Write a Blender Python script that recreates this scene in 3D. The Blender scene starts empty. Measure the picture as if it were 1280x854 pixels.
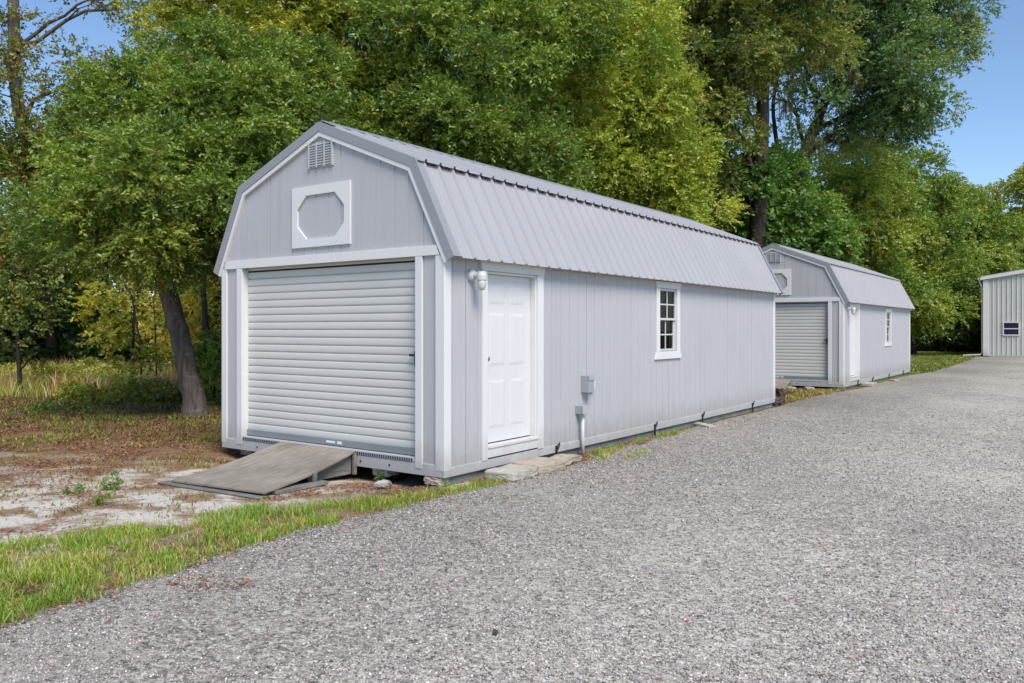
import bpy, bmesh, math, random
import numpy as np
from mathutils import Vector, Matrix

R = math.radians
scene = bpy.context.scene
col = scene.collection

# ------------------------------------------------------------------ camera frame
F_PX, Y0, CAM_H = 1012.9, 410.7, 1.572       # focal length in photo pixels, horizon row, eye height
CX, CY, TH = -0.6724, 8.0286, 0.6236         # near corner of the first shed, bearing of its long side
U = np.array([math.sin(TH), math.cos(TH)])
V = np.array([-math.cos(TH), math.sin(TH)])
YAW = math.pi / 2 - TH


def st(s, t, z=0.0):
    """shed-row coordinates (along, across, height above ground) to world"""
    return np.array([CX + s * U[0] + t * V[0], CY + s * U[1] + t * V[1], z])


def px(x, y, d):
    """the world point seen at photo pixel x, y at distance d metres"""
    return np.array([(x - 640) / F_PX * d, d, CAM_H + (Y0 - y) / F_PX * d])


# ------------------------------------------------------------------ object helpers
def tag(o, label=None, cat=None, group=None, kind=None):
    if label: o['label'] = label
    if cat: o['category'] = cat
    if group: o['group'] = group
    if kind: o['kind'] = kind
    return o


def thing(name, label, cat, loc=(0, 0, 0), rz=0.0, group=None):
    o = bpy.data.objects.new(name, None)
    o.empty_display_size = 0.2
    o.location = loc
    o.rotation_euler = (0, 0, rz)
    col.objects.link(o)
    return tag(o, label, cat, group)


class MB:
    """collects boxes, prisms and tubes; build() links them as one mesh object"""
    def __init__(self):
        self.v, self.f = [], []

    def add(self, vs, fs):
        n = len(self.v)
        self.v += [tuple(float(c) for c in p) for p in vs]
        self.f += [tuple(n + i for i in f) for f in fs]
        return self

    def box(self, x0, x1, y0, y1, z0, z1):
        return self.add([(x0, y0, z0), (x1, y0, z0), (x1, y1, z0), (x0, y1, z0),
                         (x0, y0, z1), (x1, y0, z1), (x1, y1, z1), (x0, y1, z1)],
                        [(0, 3, 2, 1), (4, 5, 6, 7), (0, 1, 5, 4), (1, 2, 6, 5), (2, 3, 7, 6), (3, 0, 4, 7)])

    def prism(self, poly, axis, a, b):
        """polygon in the two other axes, extruded along axis from a to b"""
        def mk(p, q):
            if axis == 0: return (q, p[0], p[1])
            if axis == 1: return (p[0], q, p[1])
            return (p[0], p[1], q)
        n = len(poly)
        vs = [mk(p, a) for p in poly] + [mk(p, b) for p in poly]
        fs = [tuple(range(n - 1, -1, -1)), tuple(range(n, 2 * n))]
        fs += [(i, (i + 1) % n, n + (i + 1) % n, n + i) for i in range(n)]
        return self.add(vs, fs)

    def tube(self, pts, rad, n=8, caps=True):
        pts = [Vector(p) for p in pts]
        if not hasattr(rad, '__len__'): rad = [rad] * len(pts)
        vs, fs = [], []
        prev = None
        for i, p in enumerate(pts):
            a = pts[min(i + 1, len(pts) - 1)] - pts[max(i - 1, 0)]
            if a.length < 1e-9: a = Vector((0, 0, 1))
            a.normalize()
            if prev is None:
                ref = Vector((1, 0, 0)) if abs(a.x) < 0.8 else Vector((0, 1, 0))
                e1 = a.cross(ref).normalized()
            else:
                e1 = (prev - a * prev.dot(a))
                e1 = e1.normalized() if e1.length > 1e-6 else a.orthogonal().normalized()
            prev = e1
            e2 = a.cross(e1)
            for k in range(n):
                th = 2 * math.pi * k / n
                vs.append(p + (e1 * math.cos(th) + e2 * math.sin(th)) * rad[i])
        for i in range(len(pts) - 1):
            for k in range(n):
                fs.append((i * n + k, i * n + (k + 1) % n, (i + 1) * n + (k + 1) % n, (i + 1) * n + k))
        if caps:
            fs.append(tuple(range(n - 1, -1, -1)))
            fs.append(tuple((len(pts) - 1) * n + k for k in range(n)))
        return self.add(vs, fs)

    def lathe(self, prof, c, n=20):
        """(radius, height) profile about a vertical axis through c"""
        vs, fs = [], []
        for r, z in prof:
            for k in range(n):
                th = 2 * math.pi * k / n
                vs.append((c[0] + r * math.cos(th), c[1] + r * math.sin(th), c[2] + z))
        for i in range(len(prof) - 1):
            for k in range(n):
                fs.append((i * n + k, i * n + (k + 1) % n, (i + 1) * n + (k + 1) % n, (i + 1) * n + k))
        fs.append(tuple(range(n - 1, -1, -1)))
        fs.append(tuple((len(prof) - 1) * n + k for k in range(n)))
        return self.add(vs, fs)

    def build(self, name, mat, parent=None, bevel=0.0, smooth=False, fix=True, solid=0.0):
        me = bpy.data.meshes.new(name)
        me.from_pydata(self.v, [], self.f)
        if fix:
            bm = bmesh.new(); bm.from_mesh(me)
            bmesh.ops.recalc_face_normals(bm, faces=bm.faces)
            bm.to_mesh(me); bm.free()
        me.materials.append(mat)
        if smooth:
            me.polygons.foreach_set('use_smooth', [True] * len(me.polygons))
        o = bpy.data.objects.new(name, me)
        col.objects.link(o)
        if parent: o.parent = parent
        if solid:
            m = o.modifiers.new('solid', 'SOLIDIFY'); m.thickness = solid; m.offset = -1
        if bevel:
            m = o.modifiers.new('bevel', 'BEVEL'); m.width = bevel; m.segments = 2; m.limit_method = 'ANGLE'
            m.harden_normals = False
        return o


def np_mesh(name, verts, faces, mat, parent=None, tint=None, smooth=False):
    """verts (n,3), faces (m,k) arrays with k = 3 or 4; tint is one float per face"""
    me = bpy.data.meshes.new(name)
    nv, nf, k = len(verts), len(faces), faces.shape[1]
    me.vertices.add(nv)
    me.vertices.foreach_set('co', np.ascontiguousarray(verts, dtype=np.float32).ravel())
    me.loops.add(nf * k)
    me.loops.foreach_set('vertex_index', np.ascontiguousarray(faces, dtype=np.int32).ravel())
    me.polygons.add(nf)
    me.polygons.foreach_set('loop_start', np.arange(0, nf * k, k, dtype=np.int32))
    if smooth:
        me.polygons.foreach_set('use_smooth', np.ones(nf, dtype=bool))
    me.update(calc_edges=True)
    if tint is not None:
        a = me.attributes.new('tint', 'FLOAT', 'FACE')
        a.data.foreach_set('value', np.ascontiguousarray(tint, dtype=np.float32))
    me.materials.append(mat)
    o = bpy.data.objects.new(name, me)
    col.objects.link(o)
    if parent: o.parent = parent
    return o


# ------------------------------------------------------------------ materials
class NT:
    def __init__(self, name):
        self.m = bpy.data.materials.new(name)
        self.m.use_nodes = True
        self.t = self.m.node_tree
        self.b = self.t.nodes['Principled BSDF']
        self.out = self.t.nodes['Material Output']

    def n(self, typ, **kw):
        x = self.t.nodes.new(typ)
        for k, v in kw.items():
            if k in x.inputs: x.inputs[k].default_value = v
            else: setattr(x, k, v)
        return x

    def l(self, a, b): self.t.links.new(a, b)

    def pos(self, scale=(1, 1, 1)):
        g = self.n('ShaderNodeNewGeometry')
        mp = self.n('ShaderNodeMapping')
        mp.inputs['Scale'].default_value = scale
        self.l(g.outputs['Position'], mp.inputs['Vector'])
        return mp.outputs['Vector']

    def obj(self, scale=(1, 1, 1)):
        g = self.n('ShaderNodeTexCoord')
        mp = self.n('ShaderNodeMapping')
        mp.inputs['Scale'].default_value = scale
        self.l(g.outputs['Object'], mp.inputs['Vector'])
        return mp.outputs['Vector']

    def noise(self, vec, scale, detail=4, rough=0.55):
        x = self.n('ShaderNodeTexNoise')
        x.inputs['Scale'].default_value = scale
        x.inputs['Detail'].default_value = detail
        x.inputs['Roughness'].default_value = rough
        self.l(vec, x.inputs['Vector'])
        return x.outputs['Fac']

    def ramp(self, fac, stops, interp='LINEAR'):
        x = self.n('ShaderNodeValToRGB')
        cr = x.color_ramp
        cr.interpolation = interp
        while len(cr.elements) < len(stops): cr.elements.new(0.5)
        for e, (p, c) in zip(cr.elements, stops):
            e.position = p
            e.color = (c, c, c, 1) if not hasattr(c, '__len__') else (*c, 1)
        self.l(fac, x.inputs['Fac'])
        return x.outputs['Color']

    def mix(self, fac, a, b, mode='MIX'):
        x = self.n('ShaderNodeMix', data_type='RGBA', blend_type=mode)
        for s, v in ((x.inputs[0], fac), (x.inputs[6], a), (x.inputs[7], b)):
            if hasattr(v, 'is_linked') or hasattr(v, 'links'): self.l(v, s)
            elif hasattr(v, '__len__'): s.default_value = (*v, 1)
            else: s.default_value = v
        return x.outputs[2]

    def math(self, op, a, b=0.0, clamp=False):
        x = self.n('ShaderNodeMath', operation=op)
        x.use_clamp = clamp
        for s, v in ((x.inputs[0], a), (x.inputs[1], b)):
            if hasattr(v, 'links'): self.l(v, s)
            else: s.default_value = v
        return x.outputs[0]

    def maprange(self, v, a, b, c=0.0, d=1.0):
        x = self.n('ShaderNodeMapRange')
        for i, q in enumerate((a, b, c, d)): x.inputs[i + 1].default_value = q
        self.l(v, x.inputs[0])
        return x.outputs[0]

    def bump(self, h, strength=0.3, dist=0.01):
        x = self.n('ShaderNodeBump')
        x.inputs['Strength'].default_value = strength
        x.inputs['Distance'].default_value = dist
        self.l(h, x.inputs['Height'])
        self.l(x.outputs['Normal'], self.b.inputs['Normal'])

    def color(self, c, rough=0.6, metal=0.0, spec=0.5):
        if hasattr(c, 'links'): self.l(c, self.b.inputs['Base Color'])
        else: self.b.inputs['Base Color'].default_value = (*c, 1)
        if hasattr(rough, 'links'): self.l(rough, self.b.inputs['Roughness'])
        else: self.b.inputs['Roughness'].default_value = rough
        self.b.inputs['Metallic'].default_value = metal
        self.b.inputs['Specular IOR Level'].default_value = spec
        return self.m


def painted(name, c, rough=0.5, dirt=0.10, grain=True, splash=0.42, spec=0.35):
    """painted wood: faint vertical grain, soft grime, dirt splashed up from the ground"""
    t = NT(name)
    v = t.pos()
    big = t.noise(v, 1.3, 5)
    streak = t.noise(t.pos((14, 14, 0.7)), 1.0, 4)
    c1 = t.mix(t.ramp(big, [(0.35, 0.0), (0.75, dirt)]), c, (c[0] * 0.72, c[1] * 0.71, c[2] * 0.66))
    c2 = t.mix(t.ramp(streak, [(0.52, 0.0), (0.8, dirt * 1.6)]), c1, (c[0] * 0.62, c[1] * 0.62, c[2] * 0.58))
    sx = t.n('ShaderNodeSeparateXYZ'); t.l(v, sx.inputs[0])
    fleck = t.noise(t.pos((1, 1, 0.5)), 9.0, 5, 0.7)
    hgt = t.math('ADD', sx.outputs['Z'], t.math('MULTIPLY', fleck, -0.5))
    low = t.maprange(hgt, 0.2, -0.12, 0.0, splash)
    c3 = t.mix(low, c2, (0.22, 0.19, 0.15))
    t.color(c3, rough, 0, spec)
    if grain:
        g = t.noise(t.pos((60, 60, 3)), 1.0, 3)
        t.bump(g, 0.12, 0.004)
    return t.m


M = {}
M['siding'] = painted('siding_grey', (0.465, 0.46, 0.47), 0.55, 0.16)
M['white'] = painted('trim_white', (0.71, 0.70, 0.69), 0.45, 0.10)
M['door_white'] = painted('door_white', (0.68, 0.67, 0.665), 0.38, 0.06, grain=False, splash=0.12)
M['rim'] = painted('rim_paint', (0.60, 0.61, 0.63), 0.6, 0.2, splash=0.5)


def metal_paint(name, c, rough, metal=0.25, var=0.08):
    t = NT(name)
    n1 = t.noise(t.pos(), 1.1, 5)
    n2 = t.noise(t.pos((1, 1, 1)), 22.0, 3)
    c1 = t.mix(t.ramp(n1, [(0.3, 0.0), (0.8, 1.0)]), c, tuple(x * (1 - var) for x in c))
    c2 = t.mix(t.ramp(n2, [(0.62, 0.0), (0.8, 0.3)]), c1, tuple(x * 0.8 for x in c))
    t.color(c2, rough, metal, 0.5)
    return t.m


M['roof'] = metal_paint('roof_metal', (0.40, 0.395, 0.405), 0.55, 0.08)
M['rake'] = metal_paint('rake_metal', (0.32, 0.32, 0.33), 0.5, 0.15)
M['ridge'] = metal_paint('ridge_metal', (0.33, 0.335, 0.355), 0.45, 0.3)
M['roll'] = metal_paint('roll_door_metal', (0.62, 0.61, 0.575), 0.55, 0.0, 0.06)
M['galv'] = metal_paint('galvanised', (0.36, 0.38, 0.40), 0.4, 0.6, 0.2)
M['boxgrey'] = metal_paint('electrical_grey', (0.33, 0.35, 0.37), 0.5, 0.0)
M['pvc'] = metal_paint('pvc_white', (0.60, 0.60, 0.60), 0.4, 0.0)
M['pvcgrey'] = metal_paint('pvc_grey', (0.55, 0.56, 0.58), 0.45, 0.0)
M['vent'] = metal_paint('vent_grey', (0.40, 0.405, 0.415), 0.6, 0.0)
M['ventlight'] = metal_paint('vent_bar_grey', (0.44, 0.455, 0.48), 0.6, 0.0)
M['dark'] = NT('interior_dark').color((0.015, 0.015, 0.016), 0.8)
M['iron'] = NT('dark_iron').color((0.035, 0.035, 0.037), 0.45, 0.5)
M['wallmetal'] = metal_paint('warehouse_metal', (0.56, 0.56, 0.535), 0.45, 0.08)
M['sticker'] = NT('sticker').color((0.75, 0.76, 0.76), 0.4)
t = NT('brass'); M['brass'] = t.color((0.32, 0.31, 0.29), 0.3, 0.9)
M['curtain'] = NT('curtain').color((0.22, 0.17, 0.10), 0.8)


def glass_mat(name, tintc, alpha):
    t = NT(name)
    tr = t.n('ShaderNodeBsdfTransparent'); tr.inputs[0].default_value = (*tintc, 1)
    gl = t.n('ShaderNodeBsdfGlossy'); gl.inputs['Roughness'].default_value = 0.03
    fr = t.n('ShaderNodeFresnel'); fr.inputs['IOR'].default_value = 1.25
    f2 = t.math('ADD', fr.outputs[0], alpha, True)
    mx = t.n('ShaderNodeMixShader')
    t.l(f2, mx.inputs[0]); t.l(tr.outputs[0], mx.inputs[1]); t.l(gl.outputs[0], mx.inputs[2])
    t.l(mx.outputs[0], t.out.inputs['Surface'])
    return t.m


M['glass'] = glass_mat('window_glass', (0.62, 0.68, 0.78), 0.0)
M['lampglass'] = NT('frosted_lamp_glass').color((0.55, 0.55, 0.53), 0.15)
M['navyglass'] = NT('navy_glass').color((0.012, 0.014, 0.045), 0.12)


def wood_mat(name, a, b, c, axis_scale):
    t = NT(name)
    v = t.obj(axis_scale)
    n1 = t.noise(v, 6.0, 8, 0.65)
    n2 = t.noise(t.obj(), 2.2, 5)
    n3 = t.noise(t.obj(), 14.0, 6, 0.7)
    c1 = t.ramp(n1, [(0.3, a), (0.52, b), (0.72, c)])
    c2 = t.mix(t.ramp(n2, [(0.42, 0.0), (0.65, 0.65)]), c1, tuple(x * 0.55 for x in b))
    c3 = t.mix(t.ramp(n3, [(0.55, 0.0), (0.75, 0.5)]), c2, (0.30, 0.26, 0.20))
    t.color(c3, 0.85, 0, 0.2)
    t.bump(n1, 0.5, 0.006)
    return t.m


M['ply'] = wood_mat('weathered_plywood', (0.18, 0.155, 0.125), (0.30, 0.265, 0.22), (0.41, 0.365, 0.305), (0.7, 7, 2))
M['timber'] = wood_mat('weathered_timber', (0.10, 0.10, 0.09), (0.21, 0.20, 0.18), (0.32, 0.31, 0.28), (0.8, 8, 8))
M['skid'] = wood_mat('treated_skid', (0.13, 0.14, 0.13), (0.22, 0.23, 0.215), (0.28, 0.29, 0.27), (0.6, 6, 6))
M['rotten'] = wood_mat('rotten_timber', (0.05, 0.035, 0.03), (0.10, 0.075, 0.065), (0.17, 0.13, 0.11), (2, 2, 6))


def concrete(name, c):
    t = NT(name)
    n1 = t.noise(t.obj(), 5.0, 8, 0.7)
    n2 = t.noise(t.obj(), 45.0, 4, 0.7)
    c1 = t.mix(t.ramp(n1, [(0.35, 0.0), (0.7, 0.75)]), c, (c[0] * 0.55, c[1] * 0.5, c[2] * 0.44))
    c2 = t.mix(t.ramp(n2, [(0.55, 0.0), (0.75, 0.5)]), c1, tuple(x * 0.55 for x in c))
    t.color(c2, 0.9, 0, 0.2)
    t.bump(n2, 0.5, 0.006)
    return t.m


M['concrete'] = concrete('old_concrete', (0.47, 0.41, 0.33))
M['pale_stone'] = concrete('pale_concrete', (0.50, 0.475, 0.42))


def bark(name, a, b, lich=0.35):
    t = NT(name)
    v = t.pos((9, 9, 1.6))
    n1 = t.noise(v, 1.6, 7, 0.7)
    n2 = t.noise(t.pos((1, 1, 2.6)), 3.5, 5, 0.65)
    c1 = t.ramp(n1, [(0.32, a), (0.62, b)])
    c2 = t.mix(t.ramp(n2, [(0.56, 0.0), (0.66, lich)]), c1, (0.30, 0.29, 0.26))
    t.color(c2, 0.9, 0, 0.15)
    t.bump(n1, 0.9, 0.03)
    return t.m


M['bark'] = bark('oak_bark', (0.06, 0.047, 0.038), (0.22, 0.18, 0.15), 0.5)
M['bark_dark'] = bark('dark_bark', (0.015, 0.012, 0.010), (0.07, 0.055, 0.045), 0.2)
M['bark_pale'] = bark('pale_bark', (0.05, 0.042, 0.035), (0.17, 0.145, 0.12), 0.35)


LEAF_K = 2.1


def leafmat(name, dark, mid, light, trans=0.35, warm=(0.16, 0.11, 0.03), warm_amt=0.06):
    """leaves differ in their own colour from spray to spray; the golden mix also holds backlight in its colour"""
    t = NT(name)
    a = t.n('ShaderNodeAttribute', attribute_name='tint')
    dark, mid, light, warm = ((q[0] * LEAF_K * 1.18, q[1] * LEAF_K, q[2] * LEAF_K * 1.2) for q in (dark, mid, light, warm))
    c = t.ramp(a.outputs['Fac'], [(0.0, warm), (warm_amt, warm), (warm_amt + 0.02, dark), (0.5, mid), (1.0, light)])
    d = t.n('ShaderNodeBsdfDiffuse'); t.l(c, d.inputs[0])
    tr = t.n('ShaderNodeBsdfTranslucent')
    c2 = t.mix(1.0, c, (1.0, 1.15, 0.45), 'MULTIPLY'); t.l(c2, tr.inputs[0])
    mx = t.n('ShaderNodeMixShader'); mx.inputs[0].default_value = trans
    t.l(d.outputs[0], mx.inputs[1]); t.l(tr.outputs[0], mx.inputs[2])
    gl = t.n('ShaderNodeBsdfGlossy'); gl.inputs['Roughness'].default_value = 0.5
    gl.inputs[0].default_value = (0.8, 0.85, 0.8, 1)
    m2 = t.n('ShaderNodeMixShader'); m2.inputs[0].default_value = 0.05
    t.l(mx.outputs[0], m2.inputs[1]); t.l(gl.outputs[0], m2.inputs[2])
    t.l(m2.outputs[0], t.out.inputs['Surface'])
    return t.m


M['leaf_oak'] = leafmat('oak_leaves', (0.045, 0.085, 0.012), (0.095, 0.155, 0.018), (0.17, 0.22, 0.030))
M['leaf_yellow'] = leafmat('yellow_green_leaves', (0.075, 0.115, 0.010), (0.155, 0.19, 0.016), (0.25, 0.26, 0.03))
M['leaf_bright'] = leafmat('bright_leaves', (0.07, 0.12, 0.012), (0.145, 0.205, 0.020), (0.225, 0.27, 0.032))
M['leaf_dark'] = leafmat('dark_leaves', (0.022, 0.05, 0.012), (0.05, 0.09, 0.016), (0.09, 0.13, 0.022))
M['leaf_olive'] = leafmat('olive_leaves', (0.036, 0.062, 0.010), (0.080, 0.115, 0.016), (0.15, 0.18, 0.028), warm=(0.13, 0.09, 0.03), warm_amt=0.16)
M['leaf_broad'] = leafmat('broad_leaves', (0.03, 0.085, 0.012), (0.075, 0.15, 0.018), (0.14, 0.21, 0.028))
M['leaf_blue'] = leafmat('bluish_leaves', (0.035, 0.08, 0.026), (0.07, 0.13, 0.035), (0.13, 0.19, 0.05))
M['leaf_backlit'] = leafmat('backlit_gold_leaves', (0.13, 0.16, 0.015), (0.24, 0.25, 0.03), (0.36, 0.34, 0.06), 0.5, (0.42, 0.26, 0.03), 0.14)  # golden tone puts low backlight into the leaf colour
M['moss'] = leafmat('hanging_moss', (0.07, 0.06, 0.03), (0.11, 0.09, 0.045), (0.17, 0.13, 0.06), 0.3)
M['grass'] = leafmat('grass_blades', (0.058, 0.128, 0.010), (0.118, 0.205, 0.016), (0.21, 0.28, 0.038), 0.35, (0.28, 0.20, 0.08), 0.10)
M['lawn'] = leafmat('lawn_blades', (0.048, 0.083, 0.009), (0.087, 0.126, 0.012), (0.14, 0.165, 0.024), 0.3, (0.25, 0.17, 0.06), 0.08)
M['tallgrass'] = leafmat('tall_field_grass', (0.10, 0.17, 0.02), (0.22, 0.25, 0.05), (0.40, 0.32, 0.16), 0.45, (0.30, 0.14, 0.07), 0.12)
M['weeds'] = leafmat('low_weeds', (0.05, 0.075, 0.012), (0.105, 0.13, 0.018), (0.19, 0.18, 0.035), 0.3, (0.11, 0.065, 0.026), 0.22)
M['litter'] = leafmat('dry_litter', (0.066, 0.035, 0.017), (0.125, 0.068, 0.031), (0.195, 0.12, 0.06), 0.15, (0.05, 0.03, 0.02), 0.18)


def soil_mat():
    t = NT('ground_soil')
    v = t.pos()
    sx = t.n('ShaderNodeSeparateXYZ'); t.l(v, sx.inputs[0])
    n1 = t.noise(v, 0.55, 6, 0.6)
    n2 = t.noise(v, 2.3, 7, 0.65)
    n3 = t.noise(v, 30.0, 5, 0.75)
    n4 = t.noise(t.pos((1, 2.2, 1)), 1.1, 5, 0.6)
    sand = t.ramp(n3, [(0.3, (0.42, 0.365, 0.30)), (0.55, (0.60, 0.555, 0.49)), (0.75, (0.70, 0.665, 0.61))])
    straw = t.ramp(n3, [(0.28, (0.085, 0.045, 0.022)), (0.5, (0.21, 0.115, 0.05)), (0.72, (0.33, 0.21, 0.10))])
    green = t.ramp(n3, [(0.3, (0.05, 0.055, 0.014)), (0.55, (0.10, 0.10, 0.025)), (0.75, (0.17, 0.12, 0.045))])
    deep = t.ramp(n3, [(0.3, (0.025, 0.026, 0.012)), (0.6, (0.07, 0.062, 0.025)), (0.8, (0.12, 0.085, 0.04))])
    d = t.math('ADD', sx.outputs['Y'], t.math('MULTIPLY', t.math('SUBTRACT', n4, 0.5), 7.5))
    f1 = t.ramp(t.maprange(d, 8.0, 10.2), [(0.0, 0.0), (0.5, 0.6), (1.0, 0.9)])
    f1b = t.mix(t.ramp(n2, [(0.47, 0.0), (0.57, 0.85)]), f1, (1, 1, 1))
    c1 = t.mix(f1b, sand, straw)
    c2 = t.mix(t.ramp(n2, [(0.45, 0.0), (0.58, 0.7)]), straw, green)
    f2 = t.maprange(d, 10.0, 13.5)
    c3 = t.mix(f2, c1, c2)
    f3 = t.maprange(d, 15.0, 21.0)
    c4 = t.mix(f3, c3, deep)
    # brown thatch under the grass strip beside the gravel
    acr = t.math('ADD', t.math('MULTIPLY', t.math('SUBTRACT', sx.outputs['X'], CX), float(V[0])), t.math('MULTIPLY', t.math('SUBTRACT', sx.outputs['Y'], CY), float(V[1])))
    acr = t.math('ADD', acr, t.math('MULTIPLY', t.math('SUBTRACT', n2, 0.5), 1.6))
    c4 = t.mix(t.maprange(acr, 0.75, 0.25, 0.0, 0.85), c4, t.mix(t.ramp(n2, [(0.4, 0.0), (0.6, 1.0)]), straw, green))
    # mown lawn to the right of the sheds
    lx = t.math('ADD', sx.outputs['X'], t.math('MULTIPLY', n1, 3.0))
    fl = t.maprange(lx, 9.5, 12.5)
    c5 = t.mix(fl, c4, t.ramp(n2, [(0.3, (0.09, 0.115, 0.018)), (0.6, (0.15, 0.165, 0.03)), (0.8, (0.22, 0.17, 0.06))]))
    t.color(c5, 0.95, 0, 0.1)
    t.bump(n3, 0.7, 0.02)
    return t.m


def gravel_mat():
    t = NT('gravel')
    v = t.pos()
    wob = t.n('ShaderNodeVectorMath', operation='ADD')
    nz = t.n('ShaderNodeTexNoise'); nz.inputs['Scale'].default_value = 40
    t.l(v, nz.inputs['Vector'])
    sc = t.n('ShaderNodeVectorMath', operation='SCALE'); sc.inputs['Scale'].default_value = 0.010
    t.l(nz.outputs['Color'], sc.inputs[0])
    t.l(v, wob.inputs[0]); t.l(sc.outputs[0], wob.inputs[1])
    cells = []
    for s in (60.0, 30.0):
        vo = t.n('ShaderNodeTexVoronoi'); vo.inputs['Scale'].default_value = s
        t.l(wob.outputs[0], vo.inputs['Vector'])
        cells.append(vo)
    r1 = t.n('ShaderNodeSeparateColor'); t.l(cells[0].outputs['Color'], r1.inputs[0])
    r2 = t.n('ShaderNodeSeparateColor'); t.l(cells[1].outputs['Color'], r2.inputs[0])
    stone = [(0.0, (0.05, 0.046, 0.043)), (0.16, (0.12, 0.11, 0.103)), (0.42, (0.35, 0.325, 0.305)),
             (0.70, (0.52, 0.485, 0.455)), (0.90, (0.70, 0.665, 0.63)), (1.0, (0.82, 0.79, 0.75))]
    a = t.ramp(r1.outputs[0], stone)
    b = t.ramp(r2.outputs[0], stone)
    c = t.mix(0.45, a, b)
    pink = t.mix(t.ramp(r1.outputs[1], [(0.72, 0.0), (0.9, 0.45)]), c, (0.46, 0.34, 0.305))
    gap = t.ramp(cells[0].outputs['Distance'], [(0.45, 0.0), (0.85, 0.55)])
    c2 = t.mix(gap, pink, (0.11, 0.10, 0.092))
    # worn tracks and dusty patches
    p1 = t.noise(t.pos((0.7, 0.35, 1)), 0.55, 6, 0.6)
    p2 = t.noise(v, 2.6, 6, 0.65)
    pp = t.math('ADD', t.math('MULTIPLY', p1, 0.65), t.math('MULTIPLY', p2, 0.35))
    c3 = t.mix(t.ramp(pp, [(0.49, 0.0), (0.64, 0.6)]), c2, (0.54, 0.505, 0.475))
    c4 = t.mix(t.ramp(pp, [(0.34, 0.65), (0.48, 0.0)]), c3, (0.20, 0.187, 0.178))
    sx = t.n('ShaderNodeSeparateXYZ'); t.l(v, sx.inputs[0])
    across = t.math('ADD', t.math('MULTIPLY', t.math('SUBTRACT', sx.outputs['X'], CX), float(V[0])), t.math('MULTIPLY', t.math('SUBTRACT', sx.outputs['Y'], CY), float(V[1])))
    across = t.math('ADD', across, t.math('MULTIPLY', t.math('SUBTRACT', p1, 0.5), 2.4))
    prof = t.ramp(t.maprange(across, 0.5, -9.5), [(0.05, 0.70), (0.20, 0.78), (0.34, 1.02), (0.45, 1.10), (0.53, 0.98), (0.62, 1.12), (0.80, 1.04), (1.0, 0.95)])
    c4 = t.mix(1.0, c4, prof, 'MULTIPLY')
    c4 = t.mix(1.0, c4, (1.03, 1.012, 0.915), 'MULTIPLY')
    t.color(c4, 0.9, 0, 0.2)
    h = t.math('ADD', t.math('MULTIPLY', cells[0].outputs['Distance'], -1.0), t.math('MULTIPLY', cells[1].outputs['Distance'], -0.6))
    t.bump(h, 0.6, 0.010)
    return t.m


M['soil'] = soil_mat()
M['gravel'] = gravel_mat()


def pebble_mat():
    t = NT('pebbles')
    a = t.n('ShaderNodeAttribute', attribute_name='tint')
    c = t.ramp(a.outputs['Fac'], [(0.0, (0.09, 0.084, 0.078)), (0.35, (0.34, 0.295, 0.28)), (0.7, (0.52, 0.485, 0.46)),
                                  (0.82, (0.48, 0.39, 0.345)), (1.0, (0.80, 0.77, 0.72))])
    return t.color(c, 0.85, 0, 0.25)


M['pebble'] = pebble_mat()

# ------------------------------------------------------------------ sheds
W = 3.66
EAVE, ZE, KT, ZK, ZR = 0.12, 2.154, 0.389, 3.165, 3.742


def roofz(t):
    """height of the roof line above the shed's rim at distance t across the gable"""
    a = min(t, W - t)
    if a <= KT: return ZE + (a + EAVE) * (ZK - ZE) / (KT + EAVE)
    return ZK + (a - KT) * (ZR - ZK) / (W / 2 - KT)


ROOFLINE = [(-EAVE, ZE), (KT, ZK), (W / 2, ZR), (W - KT, ZK), (W + EAVE, ZE)]


def offset_line(pts, d):
    """polyline moved inwards (down) by d with mitred corners"""
    out = []
    n = len(pts)
    nr = []
    for i in range(n - 1):
        dx, dz = pts[i + 1][0] - pts[i][0], pts[i + 1][1] - pts[i][1]
        l = math.hypot(dx, dz)
        nr.append((dz / l, -dx / l))
    for i in range(n):
        if i == 0: m = nr[0]; k = 1
        elif i == n - 1: m = nr[-1]; k = 1
        else:
            m = (nr[i - 1][0] + nr[i][0], nr[i - 1][1] + nr[i][1])
            l = math.hypot(*m); m = (m[0] / l, m[1] / l)
            k = 1 / (m[0] * nr[i][0] + m[1] * nr[i][1])
        out.append((pts[i][0] + m[0] * d * k, pts[i][1] + m[1] * d * k))
    return out


def groove_points(a, b, pitch, first, gw=0.009, gd=0.006, extra=()):
    """cross-section of grooved siding: (position, depth) pairs"""
    pts = {round(a, 4): 0.0, round(b, 4): 0.0}
    x = first
    k, g0, d0 = 0, gw, gd
    while x < b - 0.02:
        gw, gd = (0.011, 0.016) if k % 6 == 1 else (g0, d0)     # every sixth groove is the joint of two sheets
        k += 1
        if x > a + 0.02:
            for q, dd in ((x - gw / 2, 0), (x - gw / 2 + 0.002, gd), (x + gw / 2 - 0.002, gd), (x + gw / 2, 0)):
                pts[round(q, 4)] = dd
        x += pitch
    for e in extra:
        e = round(e, 4)
        if e not in pts: pts[e] = 0.0
    return sorted(pts.items())


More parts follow.
